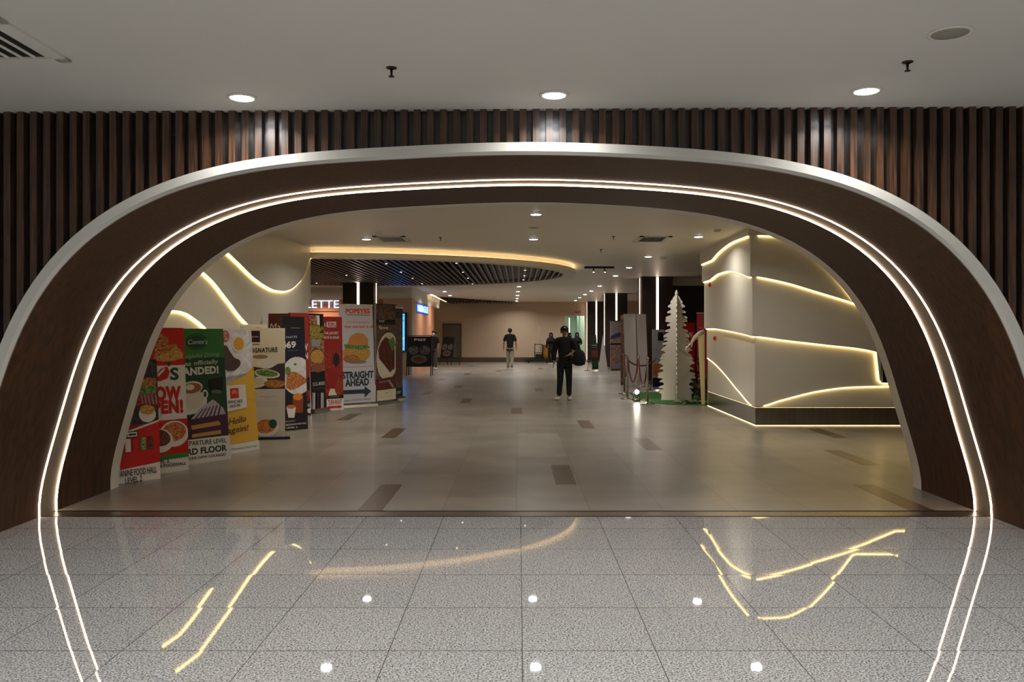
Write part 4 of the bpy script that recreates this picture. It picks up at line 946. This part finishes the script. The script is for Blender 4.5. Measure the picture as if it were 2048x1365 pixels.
def sprinkler(px, py, lab, z):
    D = (z - EYE) * F_PX / (VY - py); x = (px - VX) * D / F_PX; z = zc(x) if z < 3.15 else z
    t = thing('sprinkler', lab, 'sprinkler', (x, D, z)); MB().lathe([(.033, 0), (.033, -.004), (.012, -.012)], n=16).build('escutcheon', M_DARKMETAL, t)
    MB().lathe([(.008, -.008), (.007, -.045), (.004, -.05), (.018, -.052), (.018, -.055)], n=10).build('head', M_DARKMETAL, t)
sprinkler(783, 134, 'dark sprinkler head in the foreground ceiling, left of the middle downlight', 3.107); sprinkler(1815, 128, 'dark sprinkler head in the foreground ceiling, right of the right downlight', 3.107)
sprinkler(1227, 473, 'sprinkler head in the hall ceiling near the right air vent', HALL_H); sprinkler(1202, 499, 'sprinkler head in the hall ceiling by the tip of the oval', HALL_H); sprinkler(881, 475, 'sprinkler head in the hall ceiling above the oval cove', HALL_H)
def disc(name, px, py, r, lab, cat, z, inner=None, h=.03):
    D = (z - EYE) * F_PX / (VY - py); x = (px - VX) * D / F_PX; z = zc(x) if z < 3.15 else z
    t = thing(name, lab, cat, (x, D, z)); MB().lathe([(r, 0), (r, -.006), (r * .86, -h*.5), (r * .84, -h*.3)], n=32).build('rim', M_WHITE, t)
    MB().lathe([(r * .84, -.002), (r * .8, -h * .4), (.002, -h * .5)], n=32).build('grille' if 'speaker' in name else 'cover', inner or M_WHITE, t)
disc('ceiling_speaker', 1900, 70, .115, 'round recessed loudspeaker in the foreground ceiling at top right', 'loudspeaker', 3.107, mat('grey_grille', (150, 146, 134), .7), .02)
disc('ceiling_speaker', 1068, 455, .10, 'round loudspeaker in the hall ceiling between the two central downlights', 'loudspeaker', HALL_H, mat('grey_grille', (150, 146, 134), .7), .02)
disc('smoke_detector', 757, 463, .055, 'small smoke detector in the hall ceiling near the left air vent', 'smoke detector', HALL_H, None, .08); disc('smoke_detector', 1435, 459, .06, 'small smoke detector in the hall ceiling near the right feature wall', 'smoke detector', HALL_H, None, .08)
disc('smoke_detector', 1327, 515, .06, 'small smoke detector beside the first downlight of the slanting row', 'smoke detector', HALL_H, None, .08)
t = thing('track_light', 'short dark ceiling track with two small spotlights near the oval tip', 'track light', (2.0, 21.3, HALL_H)); MB().box(-.35, .4, -.02, .02, -.05, 0).build('track', M_BLACK, t)
for x in (-.12, .16):
    o = MB().tube([(x, 0, -.05), (x, -.03, -.10), (x, -.08, -.15)], [.012, .03, .035], 10).build('spot_head', M_CHROME, t); MB().lathe([(.028, -.155), (.002, -.158)], cx=x, cy=-.085, n=12).build('lens', emi('spot_lens', (255, 246, 230), 7), o)
def strobe(px, py, off, lab):
    s_, z = on_path(px, py, RW, cumR, off); q = posR(s_, off); t = thing('fire_alarm', lab, 'fire alarm', (q.x, q.y, z))
    t.scale = (.6, .6, .6); MB().box(-.04, 0, -.06, .06, -.07, .07).build('base', cRED, t); mb = MB(); mb.lathe([(.05, 0), (.045, .02), (.02, .035), (.002, .038)], n=18); mb.v = [(-.04 - z_, y, x) for x, y, z_ in mb.v]; mb.build('bell', cRED, t)
strobe(1422, 570, .13, 'small red fire alarm on the white wall, upper one'); strobe(1431, 677, .04, 'small red fire alarm on the white wall, lower one')
# ------------------------------------------------------------------ people
def skin(name, nodes, edges, m, parent, sub=2, root=None, smooth_pass=0):
    names = list(nodes); me = bpy.data.meshes.new(name)
    me.from_pydata([nodes[n][0] for n in names], [(names.index(a), names.index(b)) for a, b in edges], []); me.update()
    o = bpy.data.objects.new(name, me); COL.objects.link(o)
    md = o.modifiers.new('skin', 'SKIN'); md.use_smooth_shade = True; md.branch_smoothing = .6
    if not me.skin_vertices: me.skin_vertices.new()
    for n, sv in zip(names, me.skin_vertices[0].data):
        r = nodes[n][1]; sv.radius = r if isinstance(r, tuple) else (r, r); sv.use_root = (n == (root or names[0]))
    sb = o.modifiers.new('sub', 'SUBSURF'); sb.levels = sub; sb.render_levels = sub
    dg = bpy.context.evaluated_depsgraph_get(); nm = bpy.data.meshes.new_from_object(o.evaluated_get(dg)); bpy.data.objects.remove(o)
    nm.materials.clear(); nm.materials.append(m); nm.name = name
    for p_ in nm.polygons: p_.use_smooth = True
    o = bpy.data.objects.new(name, nm); COL.objects.link(o); o.parent = parent; return o
def person(label, loc, rz, H, J, look, group=None):
    """J: joint positions for a 1.70 m body facing -y; look: clothes"""
    t = thing('person', label, 'person', loc, rz); k = H / 1.70; t.scale = (k, k, k)
    B = dict(pelvis=(0, 0, .93), spine=(0, 0, 1.12), chest=(0, .0, 1.32), neck=(0, .01, 1.46), jaw=(0, -.015, 1.535), head=(0, -.005, 1.60), crown=(0, .0, 1.665),
             shL=(.165, 0, 1.405), elL=(.22, .02, 1.13), wrL=(.24, -.04, .89), shR=(-.165, 0, 1.405), elR=(-.22, .02, 1.13), wrR=(-.24, -.04, .89),
             hipL=(.085, 0, .87), knL=(.10, -.01, .48), anL=(.11, .02, .085), hipR=(-.085, 0, .87), knR=(-.10, -.01, .48), anR=(-.11, .02, .085)); B.update(J)
    R = dict(pelvis=(.115, .09), spine=(.10, .08), chest=(.125, .085), neck=.05, jaw=(.052, .06), head=(.08, .098), crown=(.06, .075), shL=.048, elL=.043, wrL=.031, shR=.048, elR=.043, wrR=.031,
             hipL=.08, knL=.054, anL=.036, hipR=.08, knR=.054, anR=.036)
    V_ = {n: Vector(v) for n, v in B.items()}
    nodes = {n: (tuple(V_[n]), R[n]) for n in R}
    E_ = [('pelvis', 'spine'), ('spine', 'chest'), ('chest', 'neck'), ('neck', 'jaw'), ('jaw', 'head'), ('head', 'crown'), ('chest', 'shL'), ('shL', 'elL'), ('elL', 'wrL'), ('chest', 'shR'), ('shR', 'elR'), ('elR', 'wrR'),
          ('pelvis', 'hipL'), ('hipL', 'knL'), ('knL', 'anL'), ('pelvis', 'hipR'), ('hipR', 'knR'), ('knR', 'anR')]
    hd = V_['jaw'] - V_['neck']
    nodes['nose'] = (tuple(V_['head'] + Vector((0, -.102, -.022))), .011); E_.append(('head', 'nose'))
    for s_, sg in (('L', 1), ('R', -1)):
        ft = look.get('toe' + s_, Vector((0, -.15, -.045))); nodes['toe' + s_] = (tuple(V_['an' + s_] + Vector(ft)), (.028, .02)); E_.append(('an' + s_, 'toe' + s_))
        nodes['ear' + s_] = (tuple(V_['head'] + Vector((sg * .08, .01, -.01))), .012); E_.append(('head', 'ear' + s_))
        d = (V_['wr' + s_] - V_['el' + s_]).normalized(); side = d.cross(Vector((1, 0, .2)) if abs(d.z) > .6 else Vector((0, .3, 1))).normalized()
        wr = V_['wr' + s_]; palm = wr + d * .06; nodes['palm' + s_] = (tuple(palm), (.032, .018)); E_.append(('wr' + s_, 'palm' + s_)); curl = side.cross(d) * (.35 * sg)
        for fi, (off, ln) in enumerate(((-.027, .062), (-.009, .074), (.009, .07), (.026, .055))):
            b0 = palm + d * .03 + side * off; b1 = b0 + d * ln * .5 + curl * .012; b2 = b0 + d * ln * .85 + curl * .045
            for j, q in enumerate((b0, b1, b2)): nodes['f%s%d%d' % (s_, fi, j)] = (tuple(q), .0085 - .001 * j)
            E_ += [('palm' + s_, 'f%s%d0' % (s_, fi)), ('f%s%d0' % (s_, fi), 'f%s%d1' % (s_, fi)), ('f%s%d1' % (s_, fi), 'f%s%d2' % (s_, fi))]
        th_ = wr + d * .03 - side * .03; nodes['t%s0' % s_] = (tuple(th_), .011); nodes['t%s1' % s_] = (tuple(th_ + d * .03 - side * .022), .009); E_ += [('palm' + s_, 't%s0' % s_), ('t%s0' % s_, 't%s1' % s_)]
    skin('body', nodes, E_, look['skin'], t, root='pelvis')
    # face details
    hc = V_['head']; mb = MB()
    for sx in (-1, 1): mb.lathe([(.002, -.006), (.011, 0), (.002, .006)], cx=hc.x + sx * .03, cy=0, n=8); 
    mb.v = [(x, hc.y - .084 + z * .3, hc.z + .004 + y) for x, y, z in mb.v]; mb.build('eye', mat('eye_dark', (24, 18, 16), .3), t)
    mb = MB(); mb.box(hc.x - .02, hc.x + .02, hc.y - .087, hc.y - .076, hc.z - .056, hc.z - .048); mb.build('mouth', mat('lip', (120, 66, 56), .5), t)
    if look.get('mask'):
        mb = MB(); mb.lathe([(.02, -.098), (.058, -.06), (.065, -.03), (.05, .002)], cx=hc.x, cy=hc.y - .034, n=16); mb.v = [(x, y, hc.z + z) for x, y, z in mb.v]; mb.build('face_mask', mat('mask_white', (220, 220, 220), .7), t)
    # upper garment
    g = 1.18; sleeve = look.get('sleeve', .5)
    N_ = {'pelvis': (tuple(V_['pelvis'] + Vector((0, 0, -.02))), (.15, .115)), 'hem': (tuple(V_['pelvis'] + Vector((0, 0, -.10))), (.15, .115)), 'spine': (tuple(V_['spine']), (.17, .125)), 'chest': (tuple(V_['chest']), (.20, .13)), 'uc': (tuple(V_['chest'].lerp(V_['neck'], .6)), (.16, .10)), 'nk': (tuple(V_['neck'] + Vector((0, 0, .015))), .062)}
    E2 = [('hem', 'pelvis'), ('pelvis', 'spine'), ('spine', 'chest'), ('chest', 'uc'), ('uc', 'nk')]
    for s_ in 'LR':
        sh, el, wr = V_['sh' + s_], V_['el' + s_], V_['wr' + s_]; N_['sh' + s_] = (tuple(sh), .088); E2.append(('uc', 'sh' + s_))
        if (sleeve[s_] if isinstance(sleeve, dict) else sleeve) < 1: N_['sl' + s_] = (tuple(sh.lerp(el, .97)), .072); E2.append(('sh' + s_, 'sl' + s_))
        else: N_['el' + s_] = (tuple(el), .07); N_['wr' + s_] = (tuple(el.lerp(wr, .98)), .05); E2 += [('sh' + s_, 'el' + s_), ('el' + s_, 'wr' + s_)]
    skin('shirt', N_, E2, look['top'], t, root='pelvis')
    if look.get('robe'):
        mb = MB(); mb.lathe([(.17, .04), (.20, .06), (.185, .4), (.16, .8), (.15, 1.05), (.10, 1.2)], n=28, sy=.78); mb.v = [(x * (1 + .03 * math.sin(9 * math.atan2(y, x))), y * (1 + .03 * math.sin(9 * math.atan2(y, x))), z) for x, y, z in mb.v]; mb.build('long_robe', look['bottom'], t)
    else:
        N_ = {'pelvis': (tuple(V_['pelvis'] + Vector((0, 0, .05))), (.14, .11))}; E2 = []
        for s_ in 'LR':
            N_['hip' + s_] = (tuple(V_['hip' + s_]), .11); N_['kn' + s_] = (tuple(V_['kn' + s_]), .078); N_['an' + s_] = (tuple(V_['kn' + s_].lerp(V_['an' + s_], 1.0)), .062)
            E2 += [('pelvis', 'hip' + s_), ('hip' + s_, 'kn' + s_), ('kn' + s_, 'an' + s_)]
        skin('trousers', N_, E2, look['bottom'], t, root='pelvis')
    for s_ in 'LR':
        an = V_['an' + s_]; ft = Vector(look.get('toe' + s_, (0, -.15, -.045))); f = Vector((ft.x, ft.y, 0)).normalized(); mb = MB(); zb = an.z - .08
        n_ = {'heel': (tuple(an - f * .04 + Vector((0, 0, -.04))), (.056, .046)), 'mid': (tuple(an + f * .07 + Vector((0, 0, -.042))), (.058, .046)), 'toe': (tuple(an + f * .185 + Vector((0, 0, -.047))), (.055, .036)), 'cuff': (tuple(an + Vector((0, 0, .01))), .044)}
        skin('shoe', n_, [('heel', 'mid'), ('mid', 'toe'), ('heel', 'cuff')], look['shoe'], t, root='heel')
    # hair, cap or scarf
    hc = V_['head'].lerp(V_['crown'], .4)
    def dome(name, m, r, z0, z1, dy=.012, front=None):
        mb = MB(); pr = []
        for i in range(9):
            a = i / 8 * math.pi / 2; pr.append((r * math.cos(a) + .001, z1 * math.sin(a)))
        mb.lathe([(r * .96, z0)] + pr, n=22, sy=1.16); vs = []
        for x, y, z in mb.v:
            if z <= 0 and y < 0 and front is not None: z = max(z, front)
            vs.append((hc.x + x, hc.y + dy + y, hc.z + z))
        mb.v = vs; return mb.build(name, m, t)
    if look.get('scarf'):
        mb = MB(); mb.lathe([(.21, -.40), (.19, -.28), (.125, -.15), (.115, -.04), (.108, .04), (.085, .095), (.035, .122), (.002, .126)], n=26, sy=1.12)
        mb.v = [(hc.x + x, hc.y + .022 + (y if not (y < -.05 and -.10 < z < .045 and abs(x) < .055) else y * .55), hc.z + z) for x, y, z in mb.v]; mb.build('headscarf', look['scarf'], t)
    else:
        dome('hair', look['hair'], .093, -.065, .10, front=.03)
    if look.get('cap'):
        dome('cap', look['cap'], .099, -.005, .11, front=-.005)
        mb = MB(); mb.lathe([(.085, 0), (.085, .008)], n=20); mb.v = [(hc.x + x * .85, hc.y - .085 + y * .75, hc.z + .012 + z - .25 * max(0, -y) * .3) for x, y, z in mb.v]; mb.build('cap_brim', look['cap'], t)
        mb = MB(); mb.lathe([(.022, 0), (.02, .004)], n=14); mb.v = [(hc.x + x, hc.y - .083 - z, hc.z + .06 + y) for x, y, z in mb.v]; mb.build('cap_badge', mat('badge_white', (190, 186, 180), .6), t)
    return t
SKIN = mat('skin_tan', (150, 104, 80), .55); BLK = mat('black_cloth', (12, 11, 13), .85, var=.2, vscale=12); BLK2 = mat('black_trousers', (13, 11, 12), .85); HAIR = mat('black_hair', (16, 14, 14), .6); WSH = mat('white_sneaker', (200, 194, 182), .6)
px_ = lambda px, D: (px - VX) * D / F_PX
m1 = person('person in black cap, black top and white sneakers facing the camera, carrying a dark bag', (px_(1129, 19.2), 19.2, .0), 0, 1.65,
       dict(elL=(.27, .03, 1.14), wrL=(.10, -.17, 1.06), elR=(-.24, .02, 1.14), wrR=(-.25, -.03, .90), anR=(-.13, .0, .085), anL=(.11, .03, .085), knL=(.105, 0, .48)),
       dict(skin=SKIN, top=BLK, bottom=BLK2, shoe=WSH, hair=HAIR, cap=mat('black_cap', (18, 17, 18), .8), sleeve=dict(L=.6, R=1), toeR=(-.10, -.13, -.045), toeL=(.02, -.15, -.045)))
bag = thing('shoulder_bag', 'soft dark bag hanging at the hip of the person in the cap', 'bag', (px_(1129, 19.2) + .32, 19.06, .78)); mb = MB()
mb.lathe([(.05, 0), (.13, .03), (.15, .14), (.13, .28), (.08, .35)], n=20, sy=.45); mb.build('pouch', BLK, bag); MB().tube([(-.05, 0, .33), (-.10, .0, .50), (-.16, .03, .60), (-.04, .05, .52), (.05, 0, .33)], .01, 6).build('strap', BLK, bag)
person('person walking away in dark T-shirt and pale trousers in mid hall', (px_(1020, 36), 36, 0), math.pi - .15, 1.72, dict(knL=(.10, -.10, .49), anL=(.10, -.12, .10), knR=(-.09, .0, .48), anR=(-.10, .18, .13), elL=(.25, .04, 1.14), wrL=(.27, -.02, .9), elR=(-.25, .04, 1.14), wrR=(-.27, .02, .9)),
       dict(skin=SKIN, top=BLK, bottom=mat('pale_trousers', (150, 140, 122), .8), shoe=WSH, hair=HAIR, sleeve=.5))
person('person in black headscarf and black trousers walking beside the yellow bag of the trolley', (px_(1102, 41), 41, 0), 0, 1.52, dict(anL=(.05, -.1, .1), knL=(.06, -.1, .5), anR=(-.05, .12, .1)), dict(skin=SKIN, top=BLK, bottom=BLK2, shoe=WSH, hair=HAIR, scarf=BLK, sleeve=1))
person('person in long black robe and headscarf before the green passage, right of the capped person', (px_(1154, 41), 41, 0), 0, 1.53, dict(elL=(.24, 0, 1.15), wrL=(.14, -.14, 1.12)), dict(skin=SKIN, top=BLK, bottom=BLK, shoe=BLK2, hair=HAIR, scarf=BLK, robe=1, sleeve=1))
person('person in dark headscarf mostly hidden behind the capped person', (px_(1139, 42), 42, 0), .5, 1.52, {}, dict(skin=SKIN, top=BLK, bottom=BLK, shoe=BLK2, hair=HAIR, scarf=BLK, robe=1, sleeve=1))
person('person in black with a white face mask behind the price menu board', (px_(868, 35.5), 35.5, 0), -.5, 1.62, dict(knL=(.1, -.04, .48), anR=(-.1, .1, .1)), dict(skin=SKIN, top=BLK, bottom=mat('grey_trousers', (70, 66, 66), .8), shoe=WSH, hair=HAIR, mask=1, sleeve=.6))
